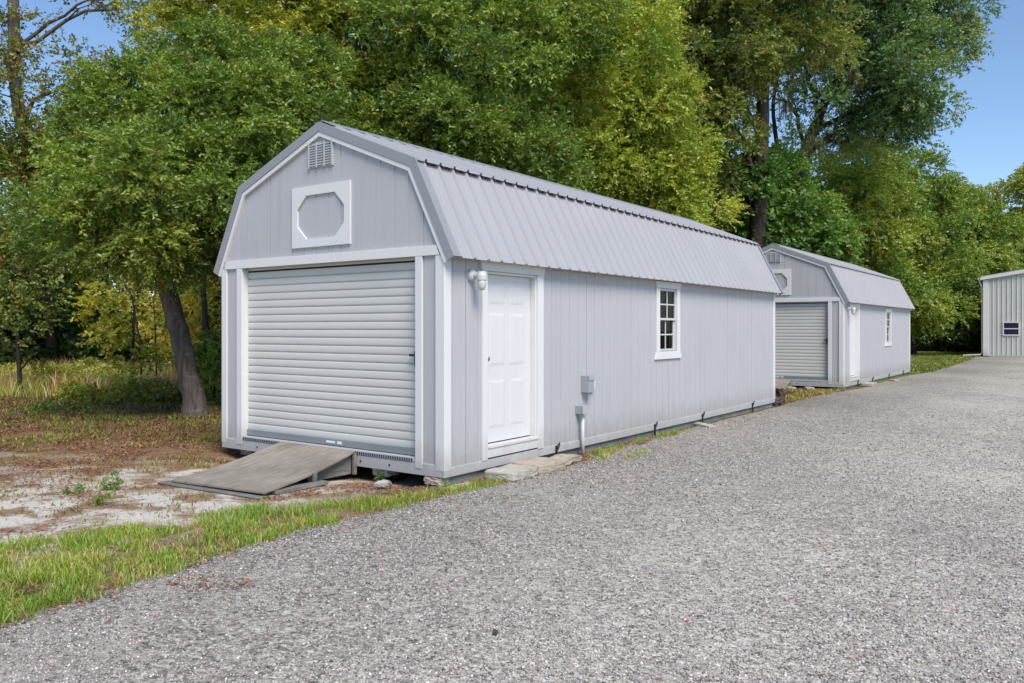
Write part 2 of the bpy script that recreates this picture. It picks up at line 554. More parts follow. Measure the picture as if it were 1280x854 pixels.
def gable_face(s_out, sign, zb, holes, name, mat, parent):
    mb = MB()
    ex = [KT, W / 2, W - KT]
    for h in holes: ex += [h[0], h[1]]
    pts = groove_points(0.03, W - 0.03, 0.2033, 0.085, extra=ex)
    for (p, dp), (q, dq) in zip(pts[:-1], pts[1:]):
        mid = (p + q) / 2
        spans = [(zb, None)]
        for h in holes:
            if h[0] < mid < h[1]:
                spans = [(zb, h[2]), (h[3], None)] if h[2] > zb else [(h[3], None)]
        for lo, hi in spans:
            h0 = roofz(p) - 0.03 if hi is None else hi
            h1 = roofz(q) - 0.03 if hi is None else hi
            a, b = s_out + sign * dp, s_out + sign * dq
            mb.add([(a, p, lo), (b, q, lo), (b, q, h1), (a, p, h0)], [(0, 1, 2, 3)])
    return mb.build(name, mat, parent, fix=False)


def long_face(L, t_out, sign, holes, name, mat, parent):
    mb = MB()
    ex = []
    for h in holes: ex += [h[0], h[1]]
    pts = groove_points(0.03, L - 0.03, 0.2033, 0.159, extra=ex)
    top = ZE + 0.10
    for (p, dp), (q, dq) in zip(pts[:-1], pts[1:]):
        mid = (p + q) / 2
        spans = [(0.0, top)]
        for h in holes:
            if h[0] < mid < h[1]:
                spans = [(0.0, h[2]), (h[3], top)]
        for lo, hi in spans:
            a, b = t_out + sign * dp, t_out + sign * dq
            mb.add([(p, a, lo), (q, b, lo), (q, b, hi), (p, a, hi)], [(0, 1, 2, 3)])
    return mb.build(name, mat, parent, fix=False)


def rib_profile(a, b, pitch, first):
    out = [(a, 0.0)]
    x = first
    while x < b - 0.06:
        if x > a + 0.05:
            out += [(x - 0.024, 0.0), (x - 0.012, 0.027), (x + 0.012, 0.027), (x + 0.024, 0.0)]
            # low stiffening bead between two ribs
            m = x + pitch / 2
            if m < b - 0.05:
                out += [(m - 0.014, 0.0), (m, 0.003), (m + 0.014, 0.0)]
        x += pitch
    out.append((b, 0.0))
    return out


def roof_panel(mb, prof, p0, p1, lift):
    """ribbed sheet from (t,z) p0 up to p1"""
    dt, dz = p1[0] - p0[0], p1[1] - p0[1]
    l = math.hypot(dt, dz)
    n = (-dz / l, dt / l)
    if n[1] < 0: n = (-n[0], -n[1])
    vs, fs = [], []
    for s, h in prof:
        for p in (p0, p1):
            vs.append((s, p[0] + n[0] * (h + lift), p[1] + n[1] * (h + lift)))
    for i in range(len(prof) - 1):
        fs.append((2 * i, 2 * i + 2, 2 * i + 3, 2 * i + 1))
    mb.add(vs, fs)


def make_shed(label, s0, zoff, L, door, win, straps, full):
    loc = st(s0, 0, 0.12 + zoff)
    root = thing('storage_shed', label, 'shed', tuple(loc), YAW, 'lofted barn sheds along the gravel drive')
    t0 = 0.02                                   # siding face sits behind the trim faces
    d0, d1, dz0, dz1 = door                     # door opening
    w0, w1, wz0, wz1 = win                      # window opening
    # --- walls
    gable_face(t0, 1, 0.0, [(0.386, 3.25, 0.135, 2.2)], 'gable_wall', M['siding'], root)
    gable_face(L - t0, -1, 0.0, [], 'gable_wall', M['siding'], root)
    long_face(L, t0, 1, [(d0, d1, 0.06, dz1), (w0, w1, wz0, wz1)], 'side_wall', M['siding'], root)
    long_face(L, W - t0, -1, [], 'side_wall', M['siding'], root)
    # inner lining so that the walls have thickness and the inside is dark
    ln = MB()
    ln.add([(0.14, 0.14, 0.09), (L - 0.14, 0.14, 0.09), (L - 0.14, W - 0.14, 0.09), (0.14, W - 0.14, 0.09)], [(0, 1, 2, 3)])
    ln.box(0.1, L - 0.1, W - 0.12, W - 0.08, 0.06, 2.2)
    ln.box(0.1, d0 - 0.03, 0.07, 0.10, 0.06, 2.15)
    ln.box(d1 + 0.03, w0 - 0.01, 0.07, 0.10, 0.06, 2.15)
    ln.box(w1 + 0.01, L - 0.1, 0.07, 0.10, 0.06, 2.15)
    ln.box(0.12, L - 0.12, 0.2, W - 0.2, 2.36, 2.4)
    ln.build('lining', M['dark'], root)
    # --- floor rim, skids
    rim = MB()
    rim.box(0.004, L - 0.004, 0.002, 0.042, -0.035, 0.056)
    rim.box(0.004, L - 0.004, W - 0.042, W - 0.002, -0.035, 0.056)
    rim.box(0.002, 0.040, 0.045, W - 0.045, -0.035, 0.085)
    rim.box(L - 0.040, L - 0.002, 0.045, W - 0.045, -0.035, 0.056)
    rim.build('floor_rim', M['rim'], root, 0.003)
    for tt in (0.10, 1.15, 2.4, 3.46):
        MB().box(0.35 if tt in (1.15, 2.4) else 0.16, L - 0.05, tt - 0.06, tt + 0.045, -0.135, -0.037).build('skid', M['skid'], root, 0.004)
    # --- threshold strip with punched holes
    th = MB()
    th.box(-0.004, 0.13, 0.40, 3.24, 0.092, 0.134)
    thr = th.build('threshold', M['ventlight'], root, 0.002)
    if full:
        ho = MB()
        x = 0.43
        while x < 3.22:
            ho.box(-0.0075, -0.0045, x - 0.009, x + 0.009, 0.097, 0.124)
            x += 0.033
        ho.build('tread_pattern', M['iron'], thr)
    for tt in (0.75, 1.18, 2.65, 2.95):
        MB().tube([(-0.004, tt, 0.025), (0.003, tt, 0.025)], 0.011, 8).build('bolt', M['iron'], root)
    # --- corner boards
    for s_a, s_b, t_a, t_b, far_s, far_t in ((0, 0.022, 0, 0.117, 0.109, 0), (0, 0.022, W - 0.1, W, 0.109, W),
                                              (L - 0.022, L, 0, 0.1, L - 0.1, 0), (L - 0.022, L, W - 0.1, W, L - 0.1, W)):
        c = MB()
        c.box(s_a, s_b, t_a, t_b, 0.03, 2.183)
        ta, tb = (0.0005, 0.022) if far_t == 0 else (W - 0.022, W - 0.0005)
        if far_s < 1: c.box(0.0225, far_s, ta, tb, 0.03, 2.183)
        else: c.box(far_s, L - 0.0225, ta, tb, 0.03, 2.183)
        c.build('corner_board', M['white'], root, 0.003)
    # --- header board across the gable
    MB().prism([(0.06, 2.1855), (W - 0.06, 2.1855), (W - 0.10, 2.286), (0.10, 2.286)], 0, -0.006, 0.0195).build('header_board', M['white'], root, 0.003)
    # --- legs either side of the roll-up door
    MB().box(-0.004, 0.105, 0.294, 0.386, 0.03, 2.1845).build('door_jamb', M['white'], root, 0.003)
    MB().box(-0.004, 0.105, 3.25, 3.349, 0.03, 2.1845).build('door_jamb', M['white'], root, 0.003)
    # --- roll-up door
    rd = MB()
    prof = []
    pitch, z = 0.0885, 0.205
    while z < 2.185:
        for q in range(13):
            u = q / 12
            if u < 0.89:
                w = u / 0.89
                prof.append((z + u * pitch, -0.008 * math.sin(math.pi * w) ** 0.3))
            elif q == 12: pass
            else: prof.append((z + u * pitch, 0.011))
        z += pitch
    vs, fs = [], []
    for zz, dd in prof:
        vs += [(0.10 + dd, 0.388, zz), (0.10 + dd, 3.248, zz)]
    for i in range(len(prof) - 1): fs.append((2 * i, 2 * i + 1, 2 * i + 3, 2 * i + 2))
    rd.add(vs, fs)
    roll = rd.build('roll_up_door', M['roll'], root, fix=False)
    MB().box(0.072, 0.118, 0.39, 3.246, 0.142, 0.212).build('bottom_bar', M['galv'], roll, 0.004)
    MB().box(0.066, 0.071, 1.55, 1.62, 0.165, 0.195).box(0.066, 0.071, 1.66, 1.80, 0.168, 0.192).build('sticker', M['sticker'], roll)
    MB().box(0.095, 0.135, 0.388, 3.248, 2.12, 2.1845).build('door_gap_shade', M['dark'], roll)  # shade of the gap above the curtain, put in as a near-black bar
    lt = MB()
    lt.box(0.040, 0.083, 0.392, 0.440, 1.10, 1.22).box(0.030, 0.060, 0.405, 0.50, 1.165, 1.19).box(0.028, 0.05, 0.40, 0.428, 1.06, 1.135)
    lt.build('latch', M['iron'], roll, 0.003)
    # --- gable vent: three louvred bays
    gv = MB()
    gv.box(0.006, 0.022, 1.616, 2.015, 3.265, 3.55)
    vent = gv.build('gable_vent', M['ventlight'], root, 0.003)
    lo = MB()
    for a in (1.632, 1.762, 1.892):
        b = a + 0.108
        for k in range(9):
            zz = 3.283 + k * 0.0285
            lo.prism([(0.0055, zz), (-0.008, zz + 0.004), (0.0055, zz + 0.025)], 1, a, b)
    lo.build('louver', M['vent'], vent)
    for a in (1.617, 1.742, 1.872, 2.0):
        MB().box(-0.016, 0.0055, a, a + 0.014, 3.266, 3.549).build('bar', M['ventlight'], vent)
    # --- octagonal false window
    oc = MB()
    o_t0, o_t1, o_z0, o_z1 = 1.342, 2.308, 2.375, 3.068
    octa = [(1.585, 2.47), (2.06, 2.47), (2.215, 2.62), (2.215, 2.81), (2.06, 2.965), (1.585, 2.965), (1.435, 2.81), (1.435, 2.62)]
    outer = [(1.585, o_z0), (2.06, o_z0), (o_t1, o_z0), (o_t1, 2.62), (o_t1, 2.81), (o_t1, o_z1), (2.06, o_z1), (1.585, o_z1),
             (o_t0, o_z1), (o_t0, 2.81), (o_t0, 2.62), (o_t0, o_z0)]
    quads = [[outer[0], outer[1], octa[1], octa[0]], [outer[1], outer[2], outer[3], octa[2], octa[1]], [outer[3], outer[4], octa[3], octa[2]],
             [outer[4], outer[5], outer[6], octa[4], octa[3]], [outer[6], outer[7], octa[5], octa[4]], [outer[7], outer[8], outer[9], octa[6], octa[5]],
             [outer[9], outer[10], octa[7], octa[6]], [outer[10], outer[11], outer[0], octa[0], octa[7]]]
    for s in (-0.002, 0.0195):
        for q in quads:
            n0 = len(oc.v)
            oc.add([(s, a, b) for a, b in q], [tuple(range(len(q)))])
    for ring in (octa, outer):
        m = len(ring)
        for i in range(m):
            a, b = ring[i], ring[(i + 1) % m]
            oc.add([(-0.002, *a), (-0.002, *b), (0.0195, *b), (0.0195, *a)], [(0, 1, 2, 3)])
    oc.build('octagon_trim', M['white'], root)
    # --- entry door with its casing
    fr = MB()
    fr.box(d0 - 0.085, d0 + 0.005, -0.006, 0.0195, 0.055, dz1 - 0.005)
    fr.box(d1 - 0.005, d1 + 0.115, -0.006, 0.0195, 0.055, dz1 - 0.005)
    fr.prism([(d0 - 0.09, dz1 - 0.004), (d1 + 0.12, dz1 - 0.004), (d1 + 0.155, dz1 + 0.12), (d0 - 0.125, dz1 + 0.12)], 1, -0.010, 0.0195)
    fr.box(d0 + 0.006, d1 - 0.006, -0.004, 0.0195, 0.075, 0.175)
    fr.box(d0 + 0.006, d1 - 0.006, -0.016, 0.10, 0.176, 0.203)
    fr.box(d0, d0 + 0.025, 0.02, 0.125, 0.204, dz1 - 0.006)
    fr.box(d1 - 0.025, d1, 0.02, 0.125, 0.204, dz1 - 0.006)
    fr.box(d0 + 0.026, d1 - 0.026, 0.02, 0.125, dz1 - 0.03, dz1 - 0.007)
    fo = fr.build('door_frame', M['white'], root, 0.002)
    dl = MB()
    e0, e1, q0, q1 = d0 + 0.028, d1 - 0.028, 0.215, dz1 - 0.033
    dl.box(e0, e1, 0.092, 0.125, q0, q1)
    slab = dl.build('door_slab', M['door_white'], fo, 0.002)
    wd = e1 - e0
    pn = MB()
    for ca, cb in ((0.13, 0.455), (0.545, 0.87)):
        for za, zb in ((0.085, 0.37), (0.455, 0.77), (0.825, 0.935)):
            a, b = e0 + ca * wd, e0 + cb * wd
            c_, d_ = q0 + za * (q1 - q0), q0 + zb * (q1 - q0)
            # raised field with sloped edge inside a sunk groove line
            pn.add([(a, 0.0915, c_), (b, 0.0915, c_), (b, 0.0915, d_), (a, 0.0915, d_),
                    (a + 0.03, 0.0872, c_ + 0.03), (b - 0.03, 0.0872, c_ + 0.03), (b - 0.03, 0.0872, d_ - 0.03), (a + 0.03, 0.0872, d_ - 0.03)],
                   [(0, 1, 5, 4), (1, 2, 6, 5), (2, 3, 7, 6), (3, 0, 4, 7), (4, 5, 6, 7)])
    pn.build('raised_panel', M['door_white'], slab)
    kb = MB()
    kx = e0 + 0.045
    kb.tube([(kx, 0.095, 1.125), (kx, 0.075, 1.125), (kx, 0.066, 1.125)], [0.026, 0.026, 0.012], 12)
    kb.tube([(kx, 0.067, 1.125), (kx, 0.045, 1.125), (kx, 0.034, 1.125), (kx, 0.028, 1.125)], [0.012, 0.022, 0.024, 0.012], 12)
    kb.build('door_knob', M['brass'], slab, smooth=True)
    # --- window
    wf = MB()
    wf.box(w0 - 0.105, w0 + 0.005, -0.004, 0.0195, wz0 - 0.005, wz1 + 0.005)
    wf.box(w1 - 0.005, w1 + 0.105, -0.004, 0.0195, wz0 - 0.005, wz1 + 0.005)
    wf.prism([(w0 - 0.105, wz1 + 0.006), (w1 + 0.105, wz1 + 0.006), (w1 + 0.14, wz1 + 0.105), (w0 - 0.14, wz1 + 0.105)], 1, -0.008, 0.0195)
    wf.prism([(w0 - 0.15, wz0 - 0.115), (w1 + 0.15, wz0 - 0.115), (w1 + 0.105, wz0 - 0.006), (w0 - 0.105, wz0 - 0.006)], 1, -0.010, 0.0195)
    wf.box(w0 - 0.03, w0 + 0.004, 0.022, 0.12, wz0, wz1).box(w1 - 0.004, w1 + 0.03, 0.022, 0.12, wz0, wz1)
    win_o = wf.build('window', M['white'], root, 0.002)
    sa = MB()
    zm = (wz0 + wz1) / 2
    for za, zb, y in ((zm - 0.005, wz1, 0.022), (wz0, zm + 0.028, 0.048)):
        sa.box(w0 + 0.006, w0 + 0.036, y, y + 0.022, za, zb).box(w1 - 0.036, w1 - 0.006, y, y + 0.022, za, zb)
        sa.box(w0 + 0.037, w1 - 0.037, y, y + 0.022, zb - 0.032, zb - 0.001).box(w0 + 0.037, w1 - 0.037, y, y + 0.022, za + 0.001, za + 0.034)
    sa.build('sash', M['pvc'], win_o, 0.002)
    mu = MB()
    wm = (w0 + w1) / 2
    for za, zb, y in ((zm + 0.03, wz1 - 0.033, 0.025), (wz0 + 0.035, zm - 0.005, 0.051)):
        mu.box(wm - 0.011, wm + 0.011, y, y + 0.010, za, zb)
        zc = (za + zb) / 2
        mu.box(w0 + 0.037, wm - 0.012, y, y + 0.010, zc - 0.010, zc + 0.010).box(wm + 0.012, w1 - 0.037, y, y + 0.010, zc - 0.010, zc + 0.010)
    mu.build('muntin', M['pvc'], win_o)
    gl = MB()
    gl.box(w0 + 0.037, w1 - 0.037, 0.038, 0.042, zm + 0.030, wz1 - 0.033)
    gl.box(w0 + 0.037, w1 - 0.037, 0.064, 0.068, wz0 + 0.035, zm - 0.006)
    gl.build('pane', M['glass'], win_o)
    cu = MB()
    for k in range(4):
        cu.tube([(wm + 0.20 + k * 0.02, 0.10 + 0.008 * (k % 2), zm + 0.03), (wm + 0.20 + k * 0.02, 0.10 + 0.008 * (k % 2), wz1)], 0.02, 7)
    cu.build('curtain', M['curtain'], win_o, smooth=True)
    # --- roof sheets
    rib = rib_profile(-0.006, L + 0.11, 0.2285, 0.10)
    rf = MB()
    roof_panel(rf, rib, (-EAVE, ZE), (KT + 0.0, ZK), 0.004)
    roof_panel(rf, rib, (W + EAVE, ZE), (W - KT, ZK), 0.004)
    kk = (ZR - ZK) / (W / 2 - KT)
    lip = 0.055
    roof_panel(rf, rib, (KT - lip, ZK - lip * kk + 0.012), (W / 2, ZR + 0.012), 0.008)
    roof_panel(rf, rib, (W - KT + lip, ZK - lip * kk + 0.012), (W / 2, ZR + 0.012), 0.008)
    roof = rf.build('roof', M['roof'], root, fix=False, solid=0.004)
    rc = MB()
    cap = [(W / 2 - 0.17, ZR + 0.045 - 0.17 * kk), (W / 2, ZR + 0.058), (W / 2 + 0.17, ZR + 0.045 - 0.17 * kk), (W / 2, ZR + 0.046)]
    rc.prism(cap, 0, 0.03, L + 0.09)
    rc.build('ridge_cap', M['ridge'], roof)
    # closure strip under the upper sheets' lip, near-black to hold the gap's shade
    cs = MB()
    for sg, b0 in ((1, 0), (-1, W)):
        a = b0 + sg * (KT + 0.012)
        cs.add([(0.05, a - sg * 0.03, ZK - 0.02), (L + 0.08, a - sg * 0.03, ZK - 0.02), (L + 0.08, a, ZK + 0.02), (0.05, a, ZK + 0.02)], [(0, 1, 2, 3)])
    cs.build('closure_strip', M['dark'], roof)
    # soffit under the eaves and between wall and roof
    sf = MB()
    for sg, b0 in ((1, 0), (-1, W)):
        sf.prism([(b0 - sg * 0.075, ZE + 0.012), (b0 + sg * 0.03, ZE + 0.012), (b0 + sg * 0.03, ZE + 0.18)], 0, 0.03, L + 0.06)
    sf.build('fascia', M['siding'], root)
    # --- rake flashing and the white trim inside it, front and back
    for sa_, sb_, sa2, sb2 in ((-0.022, 0.010, -0.014, 0.0195), (L + 0.082, L + 0.112, L - 0.0195, L + 0.014)):
        o_ = offset_line(ROOFLINE, -0.020)
        i_ = offset_line(ROOFLINE, 0.072)
        i2 = offset_line(ROOFLINE, 0.075)
        j_ = offset_line(ROOFLINE, 0.122)
        rk = MB()
        for i in range(4):
            rk.prism([o_[i], o_[i + 1], i_[i + 1], i_[i]], 0, sa_, sb_)
            # lip folded over the roof edge
            p_, q_ = offset_line(ROOFLINE, -0.026)[i], offset_line(ROOFLINE, -0.026)[i + 1]
            lo_, hi_ = (sa_, sb_ + 0.085) if sa_ < 1 else (sa_ - 0.085, sb_)
            rk.prism([p_, q_, o_[i + 1], o_[i]], 0, lo_, hi_)
        rk.build('rake_flashing', M['rake'], root)
        wt = MB()
        for i in range(4):
            a, b, c, d = i2[i], i2[i + 1], j_[i + 1], j_[i]
            wt.prism([a, b, c, d], 0, sa2, sb2)
        wt.build('rake_trim', M['white'], root)
    # --- barn lamp by the entry door
    la = MB()
    ls, lz = d0 - 0.26, 2.0
    la.tube([(ls, 0.02, lz), (ls, -0.012, lz), (ls, -0.03, lz), (ls, -0.045, lz)], [0.062, 0.062, 0.050, 0.030], 18)
    la.tube([(ls, -0.04, lz), (ls, -0.09, lz), (ls, -0.12, lz - 0.012)], [0.034, 0.032, 0.034], 14)
    la.lathe([(0.012, 0.045), (0.045, 0.04), (0.055, 0.0), (0.052, -0.045), (0.045, -0.048)], (ls, -0.13, lz - 0.005))
    lamp = la.build('wall_lamp', M['pvc'], root, smooth=False)
    lg = MB()
    lg.lathe([(0.043, 0.0), (0.045, -0.03), (0.042, -0.075), (0.028, -0.10), (0.008, -0.106)], (ls, -0.13, lz - 0.052))
    lg.build('lamp_globe', M['lampglass'], lamp, smooth=True)
    lb = MB()
    lb.lathe([(0.014, 0.0), (0.016, -0.02), (0.024, -0.045), (0.018, -0.065), (0.005, -0.07)], (ls, -0.13, lz - 0.052))
    lb.build('bulb', M['pvc'], lamp, smooth=True)
    # --- electric boxes
    if full:
        ea = MB()
        ea.box(2.665, 2.80, -0.095, 0.0195, 0.645, 0.86)
        bx = ea.build('breaker_box', M['boxgrey'], root, 0.006)
        MB().box(2.66, 2.805, -0.105, -0.0955, 0.80, 0.868).build('box_cover', M['vent'], bx, 0.003)
        MB().box(2.803, 2.93, -0.040, 0.0195, 0.665, 0.80).build('outlet_cover', M['pvc'], root, 0.006)
        eb = MB()
        eb.box(2.53, 2.625, -0.075, 0.0195, 0.385, 0.49)
        eo = eb.build('outlet_box', M['boxgrey'], root, 0.005)
        MB().prism([(-0.0755, 0.40), (-0.105, 0.385), (-0.095, 0.50), (-0.0755, 0.50)], 0, 2.522, 2.633).build('flip_cover', M['vent'], eo, 0.003)
        cd = MB()
        cd.tube([(2.60, -0.045, 0.384), (2.60, -0.045, 0.10), (2.60, -0.050, -0.13)], 0.0215, 12)
        cd.tube([(2.60, -0.045, 0.384), (2.60, -0.045, 0.345)], 0.028, 12)
        cd.build('conduit', M['pvc'], root, smooth=True)
    # --- ground anchors along the rim
    for s in straps:
        an = MB()
        an.box(s - 0.013, s + 0.013, -0.020, -0.001, -0.13, 0.05)
        an.tube([(s - 0.008, -0.012, 0.03), (s + 0.035, -0.03, 0.085), (s + 0.05, -0.02, 0.05), (s + 0.028, -0.012, 0.005)], 0.0085, 7)
        an.build('anchor_strap', M['iron'], root)
    return root


make_shed('large grey gambrel shed with a plywood ramp and an electrical box on its long side', 0.0, 0.0, 10.246,
          (0.70, 1.665, 0.21, 2.07), (4.905, 5.52, 1.11, 2.05), (2.05, 4.72, 6.49, 8.88), True)
make_shed('smaller looking grey gambrel shed standing farther along the drive behind the large one', 15.72, -0.03, 9.25,
          (0.74, 1.62, 0.21, 2.03), (5.27, 5.92, 1.05, 1.99), (1.5, 3.3, 5.6, 7.9), False)

# ------------------------------------------------------------------ ramps
def make_ramp(label, s0, z0, pts_top, pts_bot, sag, detail):
    """curved plywood deck on a low timber frame; corners as (s, t) pairs, heights above ground"""
    root = thing('plywood_ramp', label, 'ramp', tuple(st(s0, 0, z0)), YAW, 'plywood ramps at the roll-up doors')
    nu, nv = 16, 6
    top, bot = [], []
    for i in range(nu + 1):
        u = i / nu
        for j in range(nv + 1):
            v = j / nv
            a = [pts_top[0][k] * (1 - v) + pts_top[1][k] * v for k in range(3)]
            b = [pts_bot[0][k] * (1 - v) + pts_bot[1][k] * v for k in range(3)]
            p = [a[k] * (1 - u) + b[k] * u for k in range(3)]
            p[2] -= sag * math.sin(math.pi * u) * (1.0 if detail else 1.0)
            top.append(p); bot.append([p[0], p[1], p[2] - 0.017])
    vs = top + bot
    n = (nu + 1) * (nv + 1)
    idx = lambda i, j: i * (nv + 1) + j
    fs = []
    for i in range(nu):
        for j in range(nv):
            fs.append((idx(i, j), idx(i + 1, j), idx(i + 1, j + 1), idx(i, j + 1)))
            fs.append(tuple(n + q for q in (idx(i, j), idx(i, j + 1), idx(i + 1, j + 1), idx(i + 1, j))))
    for i in range(nu):
        for j, w in ((0, 1), (nv, 0)):
            fs.append((idx(i, j), idx(i + 1, j), n + idx(i + 1, j), n + idx(i, j)))
    for j in range(nv):
        for i in (0, nu):
            fs.append((idx(i, j), idx(i, j + 1), n + idx(i, j + 1), n + idx(i, j)))
    MB().add(vs, fs).build('deck', M['ply'], root)
    return root


ramp = make_ramp('weathered plywood ramp leading up to the roll-up door of the large shed', 0.0, 0.0,
                 [(-0.015, 1.235, 0.255), (-0.015, 2.49, 0.25)], [(-1.36, 1.03, 0.050), (-1.50, 2.33, 0.045)], 0.030, True)
rs = MB()
rs.prism([(-0.03, 0.0), (-0.03, 0.215), (-0.62, 0.075), (-0.62, 0.0)], 1, 1.29, 1.32)
rs.build('side_panel', M['timber'], ramp, 0.003)
MB().prism([(-0.045, 0.0), (-0.012, 0.0), (-0.012, 0.228), (-0.045, 0.222)], 1, 1.222, 1.262).build('post', M['timber'], ramp, 0.003)
for tt in (1.75, 2.38):
    MB().prism([(-0.03, 0.0), (-0.03, 0.20), (-0.62, 0.045), (-0.62, 0.0)], 1, tt, tt + 0.035).build('joist', M['timber'], ramp)
MB().box(-1.22, -0.58, 1.035, 1.125, 0.002, 0.038).build('stringer', M['timber'], ramp, 0.004)
MB().box(-0.71, -0.665, 1.10, 1.125, 0.039, 0.125).build('wedge_block', M['timber'], ramp, 0.004)
fb = MB()
fb.add([(-1.44, 1.00, 0.002), (-1.33, 1.00, 0.002), (-1.45, 2.46, 0.002), (-1.57, 2.46, 0.002),
        (-1.44, 1.00, 0.010), (-1.33, 1.00, 0.010), (-1.45, 2.46, 0.020), (-1.57, 2.46, 0.020)],
       [(0, 3, 2, 1), (4, 5, 6, 7), (0, 1, 5, 4), (1, 2, 6, 5), (2, 3, 7, 6), (3, 0, 4, 7)])
fb.build('bottom_plank', M['timber'], ramp, 0.002)

ramp2 = make_ramp('pale curled plywood ramp at the roll-up door of the farther shed', 15.72, -0.02,
                  [(-0.02, 1.35, 0.22), (-0.02, 2.6, 0.22)], [(-1.25, 1.15, 0.03), (-1.3, 2.5, 0.03)], 0.05, False)
MB().prism([(-0.03, 0.0), (-0.03, 0.19), (-0.6, 0.05), (-0.6, 0.0)], 1, 1.39, 1.42).build('side_panel', M['timber'], ramp2)
for zz in (0.03, 0.09, 0.145):
    MB().box(-0.5 + zz * 2, -0.08, 1.28, 1.385, zz - 0.02, zz + 0.02).build('stringer', M['timber'], ramp2, 0.003)

# ------------------------------------------------------------------ slabs, blocks and stones
def slab_obj(name, label, cat, s, t, rz, size, mat, seed, z0=0.0, group=None, tilt=(0, 0), rough=0.012, mound=0.0):
    rng = np.random.default_rng(seed)
    bm = bmesh.new()
    bmesh.ops.create_cube(bm, size=1.0)
    bmesh.ops.subdivide_edges(bm, edges=bm.edges[:], cuts=5, use_grid_fill=True)
    for v in bm.verts:
        e = sum(abs(c) > 0.49 for c in v.co)
        k = (1 - 0.02 * (e >= 2) - 0.03 * (e == 3))
        jit = Vector(rng.normal(0, 1, 3)) * rough
        v.co = Vector((v.co.x * size[0] * k, v.co.y * size[1] * k, (v.co.z + 0.5) * size[2])) + jit
        if mound: v.co.z *= 1 - mound * (v.co.x ** 2 / (size[0] / 2) ** 2 + v.co.y ** 2 / (size[1] / 2) ** 2) * 0.5
        v.co.z = max(v.co.z, 0.0)
    me = bpy.data.meshes.new(name); bm.to_mesh(me); bm.free()
    me.materials.append(mat)
    o = bpy.data.objects.new(name, me); col.objects.link(o)
    o.location = tuple(st(s, t, z0)); o.rotation_euler = (tilt[0], tilt[1], YAW + rz)
    m = o.modifiers.new('bevel', 'BEVEL'); m.width = 0.006; m.segments = 2; m.limit_method = 'ANGLE'
    return tag(o, label, cat, group)


G_SLAB = 'loose slabs below the entry door'
slab_obj('concrete_slab', 'pale grey broken concrete slab, nearest of the three below the white entry door', 'slab', 0.82, -0.235, 0.05, (0.50, 0.36, 0.095), M['pale_stone'], 1, 0, G_SLAB, rough=0.0025)
slab_obj('concrete_slab', 'square tan concrete slab lying in the middle below the white entry door', 'slab', 1.36, -0.20, -0.04, (0.52, 0.42, 0.10), M['concrete'], 2, 0, G_SLAB, rough=0.0025)
slab_obj('concrete_slab', 'low crumbling brownish slab between the tan slab and the conduit foot', 'slab', 1.93, -0.17, 0.10, (0.52, 0.26, 0.065), M['concrete'], 3, 0, G_SLAB, rough=0.005)
slab_obj('concrete_slab', 'pale concrete step block below the entry door of the farther shed', 'slab', 17.6, -0.22, 0.02, (0.8, 0.26, 0.09), M['concrete'], 4, rough=0.003)
slab_obj('timber_block', 'dark brown rotting timber block at the far corner of the large shed', 'timber block', 10.95, 0.32, 0.15, (0.55, 0.5, 0.30), M['rotten'], 5, rough=0.022)
slab_obj('timber_block', 'narrow dark offcut lying against the bigger rotting timber block', 'timber block', 10.45, 0.10, -0.2, (0.34, 0.22, 0.14), M['rotten'], 6, rough=0.018)
G_PIER = 'concrete blocks propping the sheds'
for k, (s, t, lab) in enumerate(((0.17, 0.16, 'grey concrete block under the near front corner of the large shed'),
                                 (0.30, 3.36, 'grey concrete block under the left front corner of the large shed, beside the ramp'),
                                 (0.16, 0.95, 'rounded white concrete block in the dark gap right of the plywood ramp'))):
    slab_obj('concrete_block', lab, 'concrete block', s, t, 0, ((0.34, 0.22, 0.082) if k != 2 else (0.2, 0.22, 0.084)), M['concrete'] if k != 2 else M['pale_stone'], 10 + k, 0, G_PIER, rough=0.006)
slab_obj('concrete_block', 'grey concrete block under the front corner of the farther shed', 'concrete block', 15.95, 0.18, 0, (0.36, 0.24, 0.055), M['concrete'], 15, 0, G_PIER, rough=0.006)
for k, (s, t, sz, lab) in enumerate(((0.06, -0.14, (0.34, 0.10, 0.03), 'flat grey slab fragment at the foot of the near corner board'),
                                     (-0.30, 0.55, (0.15, 0.11, 0.05), 'small pale stone in front of the dark gap under the large shed'),
                                     (15.35, 0.75, (0.50, 0.2, 0.06), 'pale flat stone in front of the dark gap under the farther shed'),
                                     (15.1, 1.15, (0.3, 0.2, 0.07), 'greyish stone beside the curled ramp of the farther shed'),
                                     (20.2, -0.36, (0.30, 0.18, 0.05), 'small tan stone on the gravel beside the long wall of the farther shed'),
                                     (6.25, -0.10, (0.6, 0.14, 0.045), 'flat pale slab fragment against the skid below the window'))):
    slab_obj('stone', lab, 'stone', s, t, 0.2 * k, sz, M['pale_stone'] if k in (1, 5) else M['concrete'], 30 + k, 0, 'loose stones along the sheds', rough=0.004, mound=0.3)
# pale scraped patch and a dark chip on the gravel
slab_obj('stone', 'flat white stone pressed into the gravel at the right', 'stone', -0.44, -4.38, 0.9, (0.15, 0.06, 0.014), M['pale_stone'], 50, 0.0, rough=0.004, mound=0.8)
slab_obj('wood_chip', 'small dark wood chip lying on the gravel near the camera', 'wood chip', *[float(q) for q in (np.array([0 - CX + (-0.085), 4.16 - CY]) @ U, np.array([0 - CX - 0.085, 4.16 - CY]) @ V)], 0.5, (0.055, 0.016, 0.012), M['rotten'], 51, 0.004, rough=0.003)

